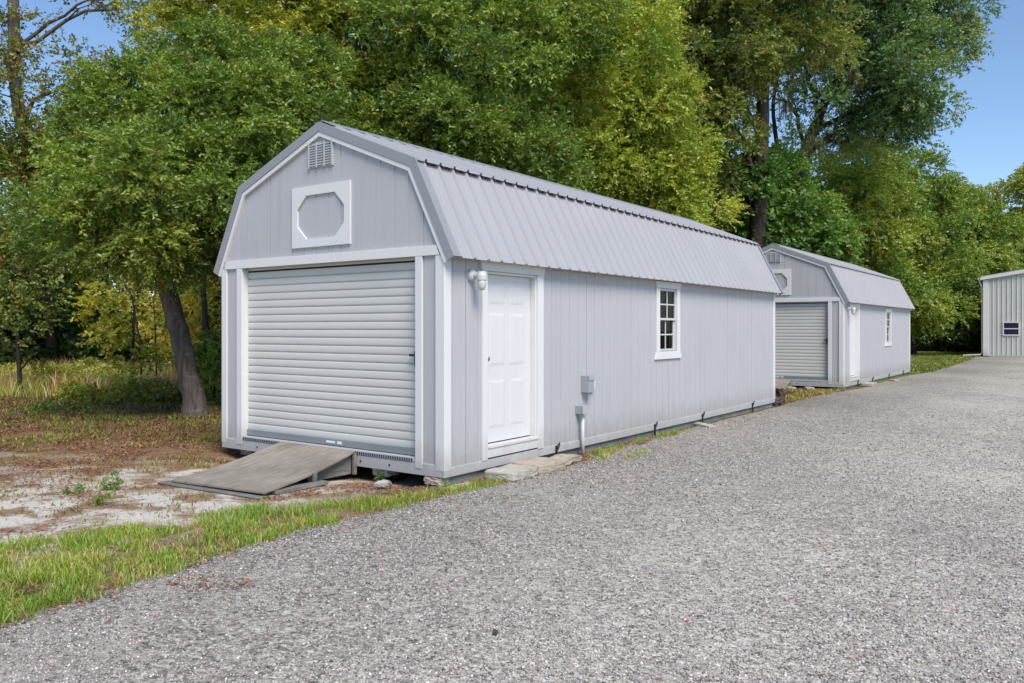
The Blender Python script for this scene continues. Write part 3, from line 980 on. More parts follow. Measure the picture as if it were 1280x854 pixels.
# ------------------------------------------------------------------ warehouse
def make_warehouse():
    root = thing('warehouse', 'tall grey ribbed metal warehouse with white corner trim at the end of the drive', 'warehouse', tuple(st(45.9, 0, 0.0)), YAW)
    # local: x along the row, y across; wall runs towards -y
    hw, sl = 9.0, 0.157
    y0, y1, ze = -0.2, -18.2, 4.46

    def zr(y):
        return ze + sl * (hw - abs(y - (y0 - hw)))
    mb = MB()
    pts = []
    y = y1
    first = True
    while y < y0 - 0.01:
        pts += [(y, 0.0), (y + 0.155, 0.0), (y + 0.175, 0.03), (y + 0.205, 0.03), (y + 0.225, 0.0)]
        y += 0.2285
    pts = [p for p in pts if p[0] < y0 - 0.001] + [(y0, 0.0)]
    wy0, wy1, wz0, wz1 = -1.86, -1.17, 1.24, 1.88
    pts.append((y0 - hw, 0.0))
    pts.sort()
    for q in (wy0, wy1): pts.append((q, float(np.interp(q, [p[0] for p in pts], [p[1] for p in pts]))))
    pts.sort()
    for (a, da), (b, db) in zip(pts[:-1], pts[1:]):
        spans = [(0.05, None)]
        if wy0 < (a + b) / 2 < wy1: spans = [(0.05, wz0), (wz1, None)]
        for lo, hi in spans:
            mb.add([(da - 0.03 + 0.03 - 0, a, lo), (db, b, lo), (db, b, zr(b) if hi is None else hi), (da, a, zr(a) if hi is None else hi)], [(0, 1, 2, 3)])
    mb.v = [(-x, y_, z_) for x, y_, z_ in mb.v]
    mb.build('wall', M['wallmetal'], root, fix=False)
    ot = MB()
    ot.box(0.02, 24, y0 - 0.03, y0, 0.0, ze).box(0.02, 24, y1, y1 + 0.03, 0.0, ze)
    ot.prism([(y0, 0.0), (y1, 0.0), (y1, ze), (y0 - hw, zr(y0 - hw)), (y0, ze)], 0, 23.9, 24.0)
    ot.build('wall', M['wallmetal'], root)
    rf = MB()
    for ya in (y0 + 0.14, y1 - 0.14):
        rf.add([(-0.12, ya, ze - 0.02), (24.1, ya, ze - 0.02), (24.1, y0 - hw, zr(y0 - hw) + 0.02), (-0.12, y0 - hw, zr(y0 - hw) + 0.02)], [(0, 1, 2, 3)])
    rf.build('roof', M['roof'], root, solid=0.03)
    rk = MB()
    rk.prism([(y0 + 0.16, ze - 0.025), (y0 - hw, zr(y0 - hw) + 0.015), (y0 - hw, zr(y0 - hw) - 0.17), (y0 + 0.16, ze - 0.20)], 0, -0.15, -0.06)
    rk.prism([(y1 - 0.16, ze - 0.025), (y0 - hw - 0.001, zr(y0 - hw) + 0.015), (y0 - hw - 0.001, zr(y0 - hw) - 0.17), (y1 - 0.16, ze - 0.20)], 0, -0.15, -0.06)
    rk.build('rake_trim', M['white'], root)
    MB().box(-0.055, -0.032, -0.40, y0 + 0.025, 0.05, ze - 0.2).box(-0.03, 0.2, y0 + 0.003, y0 + 0.025, 0.05, ze - 0.1).build('corner_trim', M['white'], root)
    MB().box(-0.05, -0.034, y1, -0.41, 0.02, 0.10).build('base_trim', M['white'], root)
    MB().box(-0.1, 24, y0 + 0.165, y0 + 0.29, ze - 0.19, ze - 0.05).build('gutter', M['white'], root, 0.01)
    dp = MB()
    dp.tube([(0.06, y0 + 0.22, ze - 0.18), (0.06, y0 + 0.20, ze - 0.32), (0.06, y0 + 0.08, ze - 0.62), (0.06, y0 + 0.075, 0.22), (0.04, y0 + 0.18, 0.10), (-0.1, y0 + 1.0, 0.05)], 0.05, 8)
    dp.build('downspout', M['white'], root)
    wf = MB()
    wf.box(-0.065, -0.025, wy0 - 0.06, wy0, wz0 - 0.06, wz1 + 0.06).box(-0.065, -0.025, wy1, wy1 + 0.06, wz0 - 0.06, wz1 + 0.06)
    wf.box(-0.063, -0.025, wy0 + 0.001, wy1 - 0.001, wz0 - 0.06, wz0).box(-0.063, -0.025, wy0 + 0.001, wy1 - 0.001, wz1, wz1 + 0.06)
    zm = (wz0 + wz1) / 2
    wf.box(-0.06, -0.025, wy0 + 0.001, wy1 - 0.001, zm - 0.025, zm + 0.025)
    w = wf.build('window', M['white'], root)
    MB().box(-0.03, -0.01, wy0, wy1, wz0 + 0.001, zm - 0.026).box(-0.03, -0.01, wy0, wy1, zm + 0.026, wz1 - 0.001).build('pane', M['navyglass'], w)


make_warehouse()

# ------------------------------------------------------------------ ground and gravel
def vnoise(x, y, seed=0):
    """smooth value noise on arrays, 0..1"""
    x = np.asarray(x, float); y = np.asarray(y, float)
    xi, yi = np.floor(x).astype(np.int64), np.floor(y).astype(np.int64)
    fx, fy = x - xi, y - yi
    fx = fx * fx * (3 - 2 * fx); fy = fy * fy * (3 - 2 * fy)

    def h(a, b):
        q = (a * 374761393 + b * 668265263 + seed * 974711) & 0x7fffffff
        q = ((q ^ (q >> 13)) * 1274126177) & 0x7fffffff
        return ((q ^ (q >> 16)) & 0xffff) / 65535.0
    return (h(xi, yi) * (1 - fx) + h(xi + 1, yi) * fx) * (1 - fy) + (h(xi, yi + 1) * (1 - fx) + h(xi + 1, yi + 1) * fx) * fy


def fbm(x, y, seed=0, oct=3):
    v, a, tot = 0, 1.0, 0
    for k in range(oct):
        v = v + a * vnoise(x * 2 ** k, y * 2 ** k, seed + k); tot += a; a *= 0.5
    return v / tot


EDGE = [(-14, -1.1), (-8, -0.75), (-4.21, -0.48), (-3.71, -0.43), (-3.01, -0.30), (-2.0, -0.18), (-0.96, -0.27), (0.07, -0.26), (0.5, -0.30), (1.2, -0.36), (2.2, -0.34),
        (2.9, -0.16), (4.0, -0.12), (6, -0.07), (8, -0.07), (10.2, -0.06), (10.8, -0.05), (12, 0.05), (14, 0.0), (15.6, -0.12), (17, -0.3), (18.3, -0.16), (23.8, -0.18), (26, -0.45),
        (34, -0.35), (41.4, -0.1), (44.5, 0.25), (46.2, 0.1)]
ES, ET = np.array([e[0] for e in EDGE]), np.array([e[1] for e in EDGE])


def edge_t(s): return np.interp(s, ES, ET)


def world(s, t):
    s = np.asarray(s, float); t = np.asarray(t, float)
    return CX + s * U[0] + t * V[0], CY + s * U[1] + t * V[1]


def to_st(x, y):
    dx, dy = x - CX, y - CY
    return dx * U[0] + dy * U[1], dx * V[0] + dy * V[1]


def ground_z(x, y):
    """gentle lumps left of the drive, level near the sheds and under the gravel"""
    s, t = to_st(x, y)
    k = np.clip((t - edge_t(s) - 0.35) / 0.8, 0, 1)
    near = np.clip((np.hypot(np.clip(np.maximum(-s, s - 10.2), 0, None), np.clip(np.maximum(-t, t - 3.66), 0, None)) - 0.4) / 1.2, 0, 1)
    near2 = np.clip((np.hypot(np.clip(np.maximum(15.7 - s, s - 25), 0, None), np.clip(np.maximum(-t, t - 3.66), 0, None)) - 0.4) / 1.2, 0, 1)
    rampk = np.clip((np.hypot(np.clip(np.maximum(-1.6 - s, s - 0), 0, None), np.clip(np.maximum(0.9 - t, t - 2.6), 0, None)) - 0.1) / 0.8, 0, 1)
    b = (fbm(x * 0.9, y * 0.9, 5) - 0.5) * 0.10 + (fbm(x * 3.1, y * 3.1, 9) - 0.5) * 0.04
    dig = 0
    for so in (0.0, 15.72):
        dig = dig + 0.085 * np.clip(1.25 - np.abs(s - so - 0.5) / 0.95, 0, 1) * np.clip((t - 0.15) / 0.25, 0, 1) * np.clip((3.6 - t) / 0.2, 0, 1)
    return np.maximum(k * near * near2 * rampk * b, -0.06) - dig


xs = np.concatenate([np.linspace(-320, -30, 12), np.linspace(-26, 6, 150), np.linspace(10, 60, 26), np.linspace(80, 320, 10)])
ys = np.concatenate([np.linspace(-60, -4, 6), np.linspace(-1, 24, 120), np.linspace(26, 70, 24), np.linspace(90, 420, 12)])
gx, gy = np.meshgrid(xs, ys)
gz = ground_z(gx, gy) - 0.004
nv = len(xs)
ii, jj = np.meshgrid(np.arange(len(ys) - 1), np.arange(nv - 1), indexing='ij')
q = (ii * nv + jj).ravel()
gr = np_mesh('ground', np.stack([gx.ravel(), gy.ravel(), gz.ravel()], 1), np.stack([q, q + 1, q + nv + 1, q + nv], 1), M['soil'], smooth=True)
tag(gr, kind='structure')

ss = np.arange(-14, 46.2, 0.06)
rng = np.random.default_rng(3)
et = edge_t(ss) + (fbm(ss * 2.2, ss * 0 + 3.3, 21) - 0.5) * 0.16 + (fbm(ss * 9, ss * 0 + 8.3, 22) - 0.5) * 0.06
cols_t = [None, -0.9, -3.0, -9.0, -60.0]
rows = []
for k, c in enumerate(cols_t):
    tt = et if c is None else np.full_like(ss, c)
    x, y = world(ss, tt)
    rows.append(np.stack([x, y, np.full_like(x, 0.004 if k else 0.001)], 1))
vv = np.concatenate(rows)
n = len(ss)
fs = []
for k in range(len(cols_t) - 1):
    a = np.arange(n - 1) + k * n
    fs.append(np.stack([a, a + n, a + n + 1, a + 1], 1))
gv = np_mesh('gravel_drive', vv, np.concatenate(fs), M['gravel'])
tag(gv, kind='structure')


# ------------------------------------------------------------------ small scattered stuff
def blades(name, P, h, w, lean, tint, mat, rng, parent=None):
    N = len(P)
    az = rng.uniform(0, 2 * np.pi, N)
    side = np.stack([np.cos(az), np.sin(az), np.zeros(N)], 1)
    la = rng.uniform(0, 2 * np.pi, N)
    ld = np.stack([np.cos(la), np.sin(la), np.zeros(N)], 1) * (lean * h)[:, None]
    up = np.array([0, 0, 1.0])
    b0, b1 = P - side * w[:, None] / 2, P + side * w[:, None] / 2
    mid = P + up * (h * 0.6)[:, None] + ld * 0.35
    m0, m1 = mid - side * w[:, None] * 0.4, mid + side * w[:, None] * 0.4
    tip = P + up * (h * np.clip(1 - lean * 0.35, 0.3, 1))[:, None] + ld
    vs = np.stack([b0, b1, m0, m1, tip], 1).reshape(-1, 3)
    o = (np.arange(N) * 5)[:, None]
    fs = np.stack([o + np.array([0, 1, 3]), o + np.array([0, 3, 2]), o + np.array([2, 3, 4])], 1).reshape(-1, 3)
    return np_mesh(name, vs, fs, mat, parent, np.repeat(tint, 3))


def scatter(s0, s1, t0, t1, n, rng, dens):
    s = rng.uniform(s0, s1, n); t = rng.uniform(t0, t1, n)
    k = rng.uniform(0, 1, n) < dens(s, t)
    return s[k], t[k]


rng = np.random.default_rng(11)


def grass_density(s, t):
    """bright strip along the gravel edge, broken up by sand"""
    d = t - edge_t(s)
    width = np.interp(s, [-8, -4.2, -3.2, -2.2, -1.4, -0.6, 0.2, 0.4], [2.6, 1.75, 1.5, 1.05, 0.75, 0.42, 0.14, 0.0])
    x, y = world(s, t)
    n1 = fbm(x * 1.7, y * 1.7, 31)
    n2 = fbm(x * 6.0, y * 6.0, 37)
    core = np.clip((width * (0.55 + 0.9 * n1) - d) / 0.22, 0, 1) * np.clip((d + 0.06 + 0.16 * n2) / 0.14, 0, 1)
    n3 = fbm(x * 2.6 + 7, y * 2.6, 39)
    return core * np.clip((n2 - 0.25) * 3.2, 0.03, 1) * np.clip((n3 - 0.24 - 0.14 * np.clip(d - 0.35, 0, 1)) * 6, 0.08, 1)


def spot_density(s, t, spots):
    v = np.zeros_like(s)
    for a, b, ra, rb, k in spots:
        v = np.maximum(v, k * np.clip(1.5 - 1.5 * np.sqrt(((s - a) / ra) ** 2 + ((t - b) / rb) ** 2), 0, 1))
    x, y = world(s, t)
    return v * np.clip((fbm(x * 7, y * 7, 41) - 0.25) * 3, 0, 1)


SP = [(3.0, -0.18, 0.55, 0.16, 1.0), (2.45, -0.40, 0.28, 0.14, 1.0), (2.9, -0.62, 0.5, 0.07, 0.7), (4.0, -0.10, 0.6, 0.1, 0.6), (5.0, -0.12, 0.7, 0.12, 0.7),
      (0.35, -0.16, 0.32, 0.10, 0.9), (-0.1, -0.20, 0.4, 0.14, 0.9), (0.55, -0.30, 0.15, 0.08, 0.7), (6.0, -0.1, 0.5, 0.06, 0.5)]
sA, tA = scatter(-9, 0.6, -1.2, 2.2, 300000, rng, lambda s, t: 0.9 * grass_density(s, t))
sB, tB = scatter(-0.6, 6.8, -0.8, 0.05, 60000, rng, lambda s, t: 0.8 * spot_density(s, t, SP))
s_, t_ = np.concatenate([sA, sB]), np.concatenate([tA, tB])
x, y = world(s_, t_)
P = np.stack([x, y, np.maximum(ground_z(x, y), 0.0) - 0.004], 1)
clump = fbm(x * 4.5, y * 4.5, 51)
h = rng.uniform(0.03, 0.085, len(P)) * (0.55 + 1.0 * clump) * np.where(np.arange(len(P)) < len(sA), 1.0, 0.75)
h = np.where(rng.uniform(0, 1, len(P)) < 0.05, h * 1.7, h)
tint = np.clip(0.5 + (fbm(x * 2.1, y * 2.1, 53) - 0.5) * 0.7 + rng.normal(0, 0.17, len(P)), 0.115, 1)
tint = np.where(rng.uniform(0, 1, len(P)) < 0.10 + 0.25 * (clump < 0.4), 0.02, tint)
tag(blades('grass', P, h, rng.uniform(0.0035, 0.0075, len(P)), rng.uniform(0.2, 1.1, len(P)), tint, M['grass'], rng), 'bright green grass strip between the gravel and the sandy ground', 'grass', kind='stuff')


# sparse short grass and creeping weeds on the straw-covered ground left of the shed
def left_density(s, t):
    x, y = world(s, t)
    n1 = fbm(x * 0.9, y * 1.6, 61)
    n2 = fbm(x * 2.4, y * 3.4, 63)
    base = np.clip((n1 - 0.38) * 4, 0, 1) * np.clip((n2 - 0.3) * 3, 0, 1)
    far = np.clip((y - 8.6) / 3.0, 0, 1)
    edge = t - edge_t(s)
    return base * (0.30 + 0.7 * far) * (edge > 0.3)


xw = rng.uniform(-13.5, 0, 330000); yw = rng.uniform(5.8, 19.5, 330000)
sw, tw = to_st(xw, yw)
inside = (sw > -0.1) & (tw > -0.1) & (tw < 3.8) | ((sw > -1.6) & (sw < 0) & (tw > 0.95) & (tw < 2.55))
k = (rng.uniform(0, 1, len(sw)) < 1.0 * left_density(sw, tw)) & ~inside & (np.abs(xw) < 0.68 * yw)
x, y = xw[k], yw[k]
P = np.stack([x, y, ground_z(x, y) - 0.006], 1)
far = np.clip((y - 9) / 6, 0, 1)
tint = np.clip(0.42 + (fbm(x * 1.2, y * 1.2, 67) - 0.5) * 0.9 + rng.normal(0, 0.16, len(P)), 0.13, 1)
tint = np.where(rng.uniform(0, 1, len(P)) < 0.2, 0.02, tint)
tag(blades('weeds', P, rng.uniform(0.02, 0.06, len(P)) * (1 + 0.9 * far), rng.uniform(0.006, 0.014, len(P)) * (1 + 0.6 * far), rng.uniform(0.3, 1.4, len(P)), tint, M['weeds'], rng),
    'sparse low weeds and thin grass on the ground left of the shed', 'weeds', kind='stuff')

# dry leaf and needle litter: flat flakes
xw = rng.uniform(-13, 2.5, 380000); yw = rng.uniform(4.2, 18, 380000)
sw, tw = to_st(xw, yw)
inside = (sw > -0.05) & (tw > -0.05) & (tw < 3.7) | ((sw > -1.5) & (sw < 0) & (tw > 1.0) & (tw < 2.5))
n1 = fbm(xw * 0.8, yw * 1.5, 71); n2 = fbm(xw * 3, yw * 3.5, 73)
dn = np.clip((n1 - 0.36) * 4, 0, 1) * np.clip((n2 - 0.28) * 3, 0.05, 1) * (0.75 + 0.25 * np.clip((yw - 8.3) / 2, 0, 1))
ed = tw - edge_t(sw)
dn = np.maximum(dn, 0.55 * np.exp(-((ed - 0.02) / 0.07) ** 2) * (sw < 6))
dn = np.where(ed < -0.15, 0.012 * (ed > -1.2) + 0.0015, dn)
dn = np.where(((xw + 1.85) / 0.28) ** 2 + ((yw - 4.98) / 0.16) ** 2 < 1, 0.5, dn)
dn = np.where((np.abs(sw + 0.25) < 0.3) & (tw > -0.1) & (tw < 1.3), 0.8, dn)
dn = np.where((np.abs(sw + 0.75) < 0.8) & (tw > 0.75) & (tw < 1.05), 0.8, dn)
k = (rng.uniform(0, 1, len(sw)) < dn) & ~inside & (np.abs(xw) < 0.68 * yw)
x, y = xw[k], yw[k]
N = len(x)
az = rng.uniform(0, 2 * np.pi, N)
ln_ = rng.uniform(0.010, 0.034, N) * (1 + 0.5 * np.clip((y - 8) / 6, 0, 1)); wd_ = rng.uniform(0.0025, 0.008, N) * (1 + 0.5 * np.clip((y - 8) / 6, 0, 1))
c0 = np.stack([x, y, np.maximum(ground_z(x, y), np.where(to_st(x, y)[1] < edge_t(to_st(x, y)[0]), 0.004, -1)) + rng.uniform(0.003, 0.018, N)], 1)
a = np.stack([np.cos(az), np.sin(az), rng.normal(0, 0.25, N)], 1) * ln_[:, None]
b = np.stack([-np.sin(az), np.cos(az), rng.normal(0, 0.35, N)], 1) * wd_[:, None]
vs = np.stack([c0 - a, c0 + b, c0 + a, c0 - b], 1).reshape(-1, 3)
o4 = (np.arange(N) * 4)[:, None] + np.arange(4)
tag(np_mesh('leaf_litter', vs, o4, M['litter'], None, rng.uniform(0, 1, N)), 'brown pine straw and dry leaf litter on the sandy ground', 'leaf litter', kind='stuff')

# loose pebbles lying proud of the gravel near the camera
N = 330000
d = 3.1 + 15.0 * rng.uniform(0, 1, N) ** 1.2
xw = rng.uniform(-0.68, 0.68, N) * d; yw = d
sw, tw = to_st(xw, yw)
k = tw < edge_t(sw) + rng.normal(0.0, 0.05, N)
k &= rng.uniform(0, 1, N) < np.clip((17.5 - d) / 11.5, 0, 1) * np.clip(0.15 + 1.5 * fbm(xw * 0.9, yw * 0.7, 101) * fbm(xw * 3.1, yw * 2.4, 103) * 2, 0.1, 1)
x, y = xw[k], yw[k]; N = len(x)
r = rng.lognormal(math.log(0.0050), 0.30, N) * (1 + 0.05 * np.clip(y - 4, 0, 8))
octv = np.array([[1, 0, 0], [0, 1, 0], [-1, 0, 0], [0, -1, 0], [0, 0, 0.75], [0, 0, -0.6]])
octf = np.array([[0, 1, 4], [1, 2, 4], [2, 3, 4], [3, 0, 4], [1, 0, 5], [2, 1, 5], [3, 2, 5], [0, 3, 5]])
az = rng.uniform(0, 6.28, N)
vv = octv[None] * (1 + rng.uniform(-0.35, 0.35, (N, 6, 3))) * r[:, None, None]
vv = np.stack([vv[..., 0] * np.cos(az)[:, None] - vv[..., 1] * np.sin(az)[:, None], vv[..., 0] * np.sin(az)[:, None] + vv[..., 1] * np.cos(az)[:, None], vv[..., 2]], -1)
vv += np.stack([x, y, 0.004 + r * 0.25], 1)[:, None]
ff = (np.arange(N) * 6)[:, None, None] + octf
tag(np_mesh('gravel', vv.reshape(-1, 3), ff.reshape(-1, 3), M['pebble'], None, np.repeat(rng.uniform(0, 1, N), 8)), 'loose grey and pinkish pebbles on the gravel drive', 'gravel', kind='stuff')

# far lawn, grass between the sheds
def lawn_d(s, t):
    x, y = world(s, t)
    n = fbm(x * 0.9, y * 0.9, 81)
    return np.clip((t - edge_t(s) + 0.25 * n) / 0.5, 0, 1) * np.clip((n - 0.1) * 2.2, 0.25, 1)


s1_, t1_ = scatter(24.5, 54, -0.6, 6, 60000, rng, lawn_d)
s2_, t2_ = scatter(10.3, 15.7, -0.1, 3.5, 16000, rng, lambda s, t: np.clip((fbm(s * 1.5, t * 2.5, 83) - 0.38) * 5, 0, 1))
s_, t_ = np.concatenate([s1_, s2_]), np.concatenate([t1_, t2_])
k = ~((s_ > 45.6) & (t_ < 0.5))
s_, t_ = s_[k], t_[k]
x, y = world(s_, t_)
P = np.stack([x, y, ground_z(x, y) - 0.006], 1)
close = s_ < 20
tint = np.clip(0.5 + (fbm(x * 0.5, y * 0.5, 85) - 0.5) * 0.8 + rng.normal(0, 0.15, len(P)), 0.11, 1)
tint = np.where(rng.uniform(0, 1, len(P)) < np.where(close, 0.45, 0.08), 0.02, tint)
tag(blades('lawn_grass', P, rng.uniform(0.04, 0.09, len(P)), np.where(close, 0.014, 0.03) * rng.uniform(0.7, 1.3, len(P)), rng.uniform(0.3, 1.0, len(P)), tint, M['lawn'], rng),
    'mown yellowish green lawn beyond the farther shed', 'grass', kind='stuff')

# tall dry grass of the field on the left
N = 42000
y = rng.uniform(18.5, 33, N); x = rng.uniform(-0.72, -0.28, N) * y
k = rng.uniform(0, 1, N) < np.clip((fbm(x * 0.6, y * 0.6, 91) - 0.2) * 2.2, 0.1, 1)
x, y = x[k], y[k]; N = len(x)
P = np.stack([x, y, ground_z(x, y) - 0.01], 1)
cl = fbm(x * 0.5, y * 0.5, 93)
tint = np.clip(0.55 + (cl - 0.5) * 1.5 + rng.normal(0, 0.15, N), 0.125, 1)
tint = np.where((cl > 0.62) & (rng.uniform(0, 1, N) < 0.35), 0.02, tint)
tag(blades('tall_grass', P, rng.uniform(0.2, 0.7, N) * (0.6 + 0.7 * cl), rng.uniform(0.012, 0.03, N), rng.uniform(0.15, 0.7, N), tint, M['tallgrass'], rng),
    'tall tan and yellow field grass behind the tree on the left', 'grass', kind='stuff')


# ------------------------------------------------------------------ trees
def unit(a):
    return a / np.maximum(np.linalg.norm(a, axis=-1, keepdims=True), 1e-9)


def spray_leaves(P, D, Ls, nl, ll, lw, rng, droop=0.18, flat=0.5):
    """leaves in two rows along short drooping twigs -> verts, quads, tint"""
    N = len(P)
    j = (np.arange(nl) + 0.6) / nl
    up = np.array([0, 0, 1.0])
    S = unit(np.cross(D, up) + rng.normal(0, 0.15, (N, 3)))
    pos = P[:, None] + D[:, None] * (Ls[:, None] * j)[..., None] - up * (droop * Ls[:, None] * j ** 2)[..., None]
    sgn = np.where(np.arange(nl) % 2 == 0, 1.0, -1.0)
    dr = unit(D[:, None] * 0.6 + S[:, None] * sgn[None, :, None] * 0.7 + rng.normal(0, 0.5, (N, nl, 3)) - up * 0.05)
    nrm = unit(up * flat + rng.normal(0, 0.55, (N, nl, 3)) + D[:, None] * 0.15)
    sd = unit(np.cross(dr, nrm))
    l = ll * rng.uniform(0.65, 1.25, (N, nl, 1)); w = lw * rng.uniform(0.7, 1.25, (N, nl, 1))
    b = pos; tp = pos + dr * l
    m = pos + dr * l * 0.48
    nn = np.cross(sd, dr) * l * 0.08
    vs = np.stack([b, m + sd * w / 2 + nn, tp, m - sd * w / 2 + nn], 2).reshape(-1, 3)
    fs = np.arange(N * nl * 4).reshape(-1, 4)
    return vs, fs


def wobble_path(a, b, n, amp, rng, sag=0.0):
    a, b = np.asarray(a, float), np.asarray(b, float)
    u = np.linspace(0, 1, n)[:, None]
    p = a * (1 - u) + b * u
    L = np.linalg.norm(b - a)
    off = np.cumsum(rng.normal(0, 1, (n, 3)), 0); off -= off[0] + (off[-1] - off[0]) * u
    p = p + off * amp * L / math.sqrt(n)
    p[:, 2] += sag * L * np.sin(np.pi * u[:, 0])
    return p


CAM = np.array([0, 0, CAM_H])


def tree(name, label, cat, trunk, radii, lobes, leaf, barkm, seed, ll=0.13, lw=0.055, sprays=34, nl=12, spl=0.42, clump=0.5, group=None,
         limb_r=0.10, moss=0, extra_limbs=(), stems=(), open_=0.0, warm=0.006, tshift=0.0, nlimb=2):
    """trunk: world points; lobes: (centre, (rx, ry, rz), weight) in world metres"""
    if spl > 0.38:
        ll, lw, sprays = ll * 0.87, lw * 0.87, sprays * 1.28
    rng = np.random.default_rng(seed)
    base = np.array(trunk[0], float)
    root = thing(name, label, cat, tuple(base), 0, group)
    tb = MB()
    tr = np.array(trunk, float) - base
    # smooth the trunk path
    u = np.linspace(0, len(tr) - 1, (len(tr) - 1) * 5 + 1)
    path = np.stack([np.interp(u, np.arange(len(tr)), tr[:, k]) for k in range(3)], 1)
    rad = np.interp(u, np.arange(len(tr)), radii)
    for _ in range(2):
        path[1:-1] = (path[:-2] + 2 * path[1:-1] + path[2:]) / 4
    path[1:-1] += rng.normal(0, 0.022, (len(path) - 2, 3)) * rad[1:-1, None] * 2
    tb.tube(path, list(rad * (1 + rng.normal(0, 0.03, len(rad)))), 12)
    # root flare
    if radii[0] > 0.12:
        for k in range(6):
            an = k * 1.05 + rng.uniform(0, 0.5)
            e = np.array([math.cos(an), math.sin(an), 0]) * radii[0] * rng.uniform(1.05, 1.25)
            tb.tube([path[0] + np.array([0, 0, radii[0] * 1.3]), path[0] + e * 0.55 + np.array([0, 0, radii[0] * 0.4]), path[0] + e + np.array([0, 0, -0.05])],
                    [radii[0] * 0.55, radii[0] * 0.42, radii[0] * 0.2], 8)
    for pts, r0, r1 in extra_limbs:
        pp = np.array(pts, float) - base
        uu = np.linspace(0, len(pp) - 1, (len(pp) - 1) * 4 + 1)
        q_ = np.stack([np.interp(uu, np.arange(len(pp)), pp[:, k]) for k in range(3)], 1)
        q_[1:-1] = (q_[:-2] + 2 * q_[1:-1] + q_[2:]) / 4
        tb.tube(q_, list(np.linspace(r0, r1, len(q_))), 8)
    for pts, r0, r1 in stems:
        pp = np.array(pts, float) - base
        MB().tube(pp, list(np.linspace(r0, r1, len(pp))), 8).build('stem', barkm, root, smooth=True, fix=False)
    VS, FS, TT = [], [], []
    nvt = 0
    mossP = []
    for (c, rr, wgt) in lobes:
        c = np.array(c, float) - base; rr = np.array(rr, float)
        # limb from the trunk to the lobe
        above = path[np.argmin(np.linalg.norm(path - (c - np.array([0, 0, rr[2] * 0.9])), axis=1) + 0.35 * np.abs(path[:, 2] - 0.7 * c[2]))]
        lr = limb_r * min(1.0, 0.5 + 0.25 * rr.mean())
        lp = wobble_path(above, c, 8, 0.10, rng, 0.08)
        tb.tube(lp, list(np.linspace(lr, lr * 0.35, 8)), 7)
        area = 4 * math.pi * (((rr[0] * rr[1]) ** 1.6 + (rr[0] * rr[2]) ** 1.6 + (rr[1] * rr[2]) ** 1.6) / 3) ** (1 / 1.6)
        nc = max(5, int(area / (clump * clump * 3.6)))
        dirs = unit(rng.normal(0, 1, (nc, 3)))
        rad_ = rng.uniform(0.55, 1.0, nc) ** 0.6
        cc = c + dirs * rr * rad_[:, None]
        # clumps turned away from the drive carry fewer leaves
        away = ((cc + base - CAM) * (dirs * rr)).sum(1) > 0.35 * np.linalg.norm(cc + base - CAM, axis=1) * np.linalg.norm(dirs * rr, axis=1)
        keep = rng.uniform(0, 1, nc) > np.where(away, 0.45, open_)
        cc, dirs = cc[keep], dirs[keep]
        nc = len(cc)
        for k in range(0, nc, nlimb):
            tb.tube(wobble_path(lp[rng.integers(3, 8)], cc[k], 5, 0.10, rng), list(np.linspace(lr * 0.32, 0.008, 5)), 4, False)
        ns = np.maximum(3, (1.3 * sprays * wgt * rng.uniform(0.6, 1.4, nc)).astype(int))
        ci = np.repeat(np.arange(nc), ns)
        od = unit(rng.normal(0, 1, (len(ci), 3)) + dirs[ci] * 0.55 + np.array([0, 0, 0.55]))
        off = od * np.array([clump, clump, clump * 0.72]) * rng.uniform(0.45, 1.05, len(ci))[:, None] * rng.uniform(0.65, 1.3, nc)[ci][:, None]
        P = cc[ci] + off
        D = unit(od * 0.9 + dirs[ci] * 0.4 + rng.normal(0, 0.35, (len(ci), 3)))
        Ls = spl * 0.8 * rng.uniform(0.6, 1.3, len(ci))
        vs, fs = spray_leaves(P, D, Ls, nl, ll, lw * 1.15, rng)
        VS.append(vs); FS.append(fs + nvt); nvt += len(vs)
        base_t = 0.5 + tshift + rng.normal(0, 0.13) + rng.normal(0, 0.20, nc)[ci] + rng.normal(0, 0.08, len(ci))
        tt = np.repeat(base_t, nl) + rng.normal(0, 0.10, len(ci) * nl)
        tt = np.clip(tt, 0.19, 1.0)
        wm = np.repeat(rng.uniform(0, 1, len(ci)) < warm, nl) | (rng.uniform(0, 1, len(tt)) < warm * 0.5)
        tt[wm] = 0.01
        TT.append(tt)
        # oversized leaves added deep inside a full lobe to block light and darken gaps
        if wgt > 0.65 and spl > 0.3:
            ni = int(area * 9)
            Pi = c + unit(rng.normal(0, 1, (ni, 3))) * rr * (rng.uniform(0.0, 0.62, ni) ** 0.6)[:, None]
            vs, fs = spray_leaves(Pi, unit(rng.normal(0, 1, (ni, 3))), np.full(ni, spl), 6, ll * 1.7, lw * 2.2, rng)
            VS.append(vs); FS.append(fs + nvt); nvt += len(vs)
            TT.append(np.clip(rng.normal(0.42 + tshift, 0.12, ni * 6), 0.2, 1.0))
        if moss: mossP.append(cc[dirs[:, 2] < 0.15])
    tr_o = tb.build('trunk', barkm, root, smooth=True, fix=False)
    np_mesh('crown', np.concatenate(VS), np.concatenate(FS), leaf, root, np.concatenate(TT))
    if moss and mossP:
        mp = np.concatenate(mossP)
        mp = mp[rng.permutation(len(mp))[:moss]]
        k = 40
        P = np.repeat(mp, k, 0) + rng.normal(0, 0.16, (len(mp) * k, 3))
        n_ = len(P); hh = rng.uniform(0.2, 0.95, n_); w_ = rng.uniform(0.006, 0.018, n_)
        an = rng.uniform(0, 6.28, n_)
        sd = np.stack([np.cos(an), np.sin(an), np.zeros(n_)], 1) * w_[:, None]
        dn_ = np.stack([rng.normal(0, 0.06, n_), rng.normal(0, 0.06, n_), -np.ones(n_)], 1) * hh[:, None]
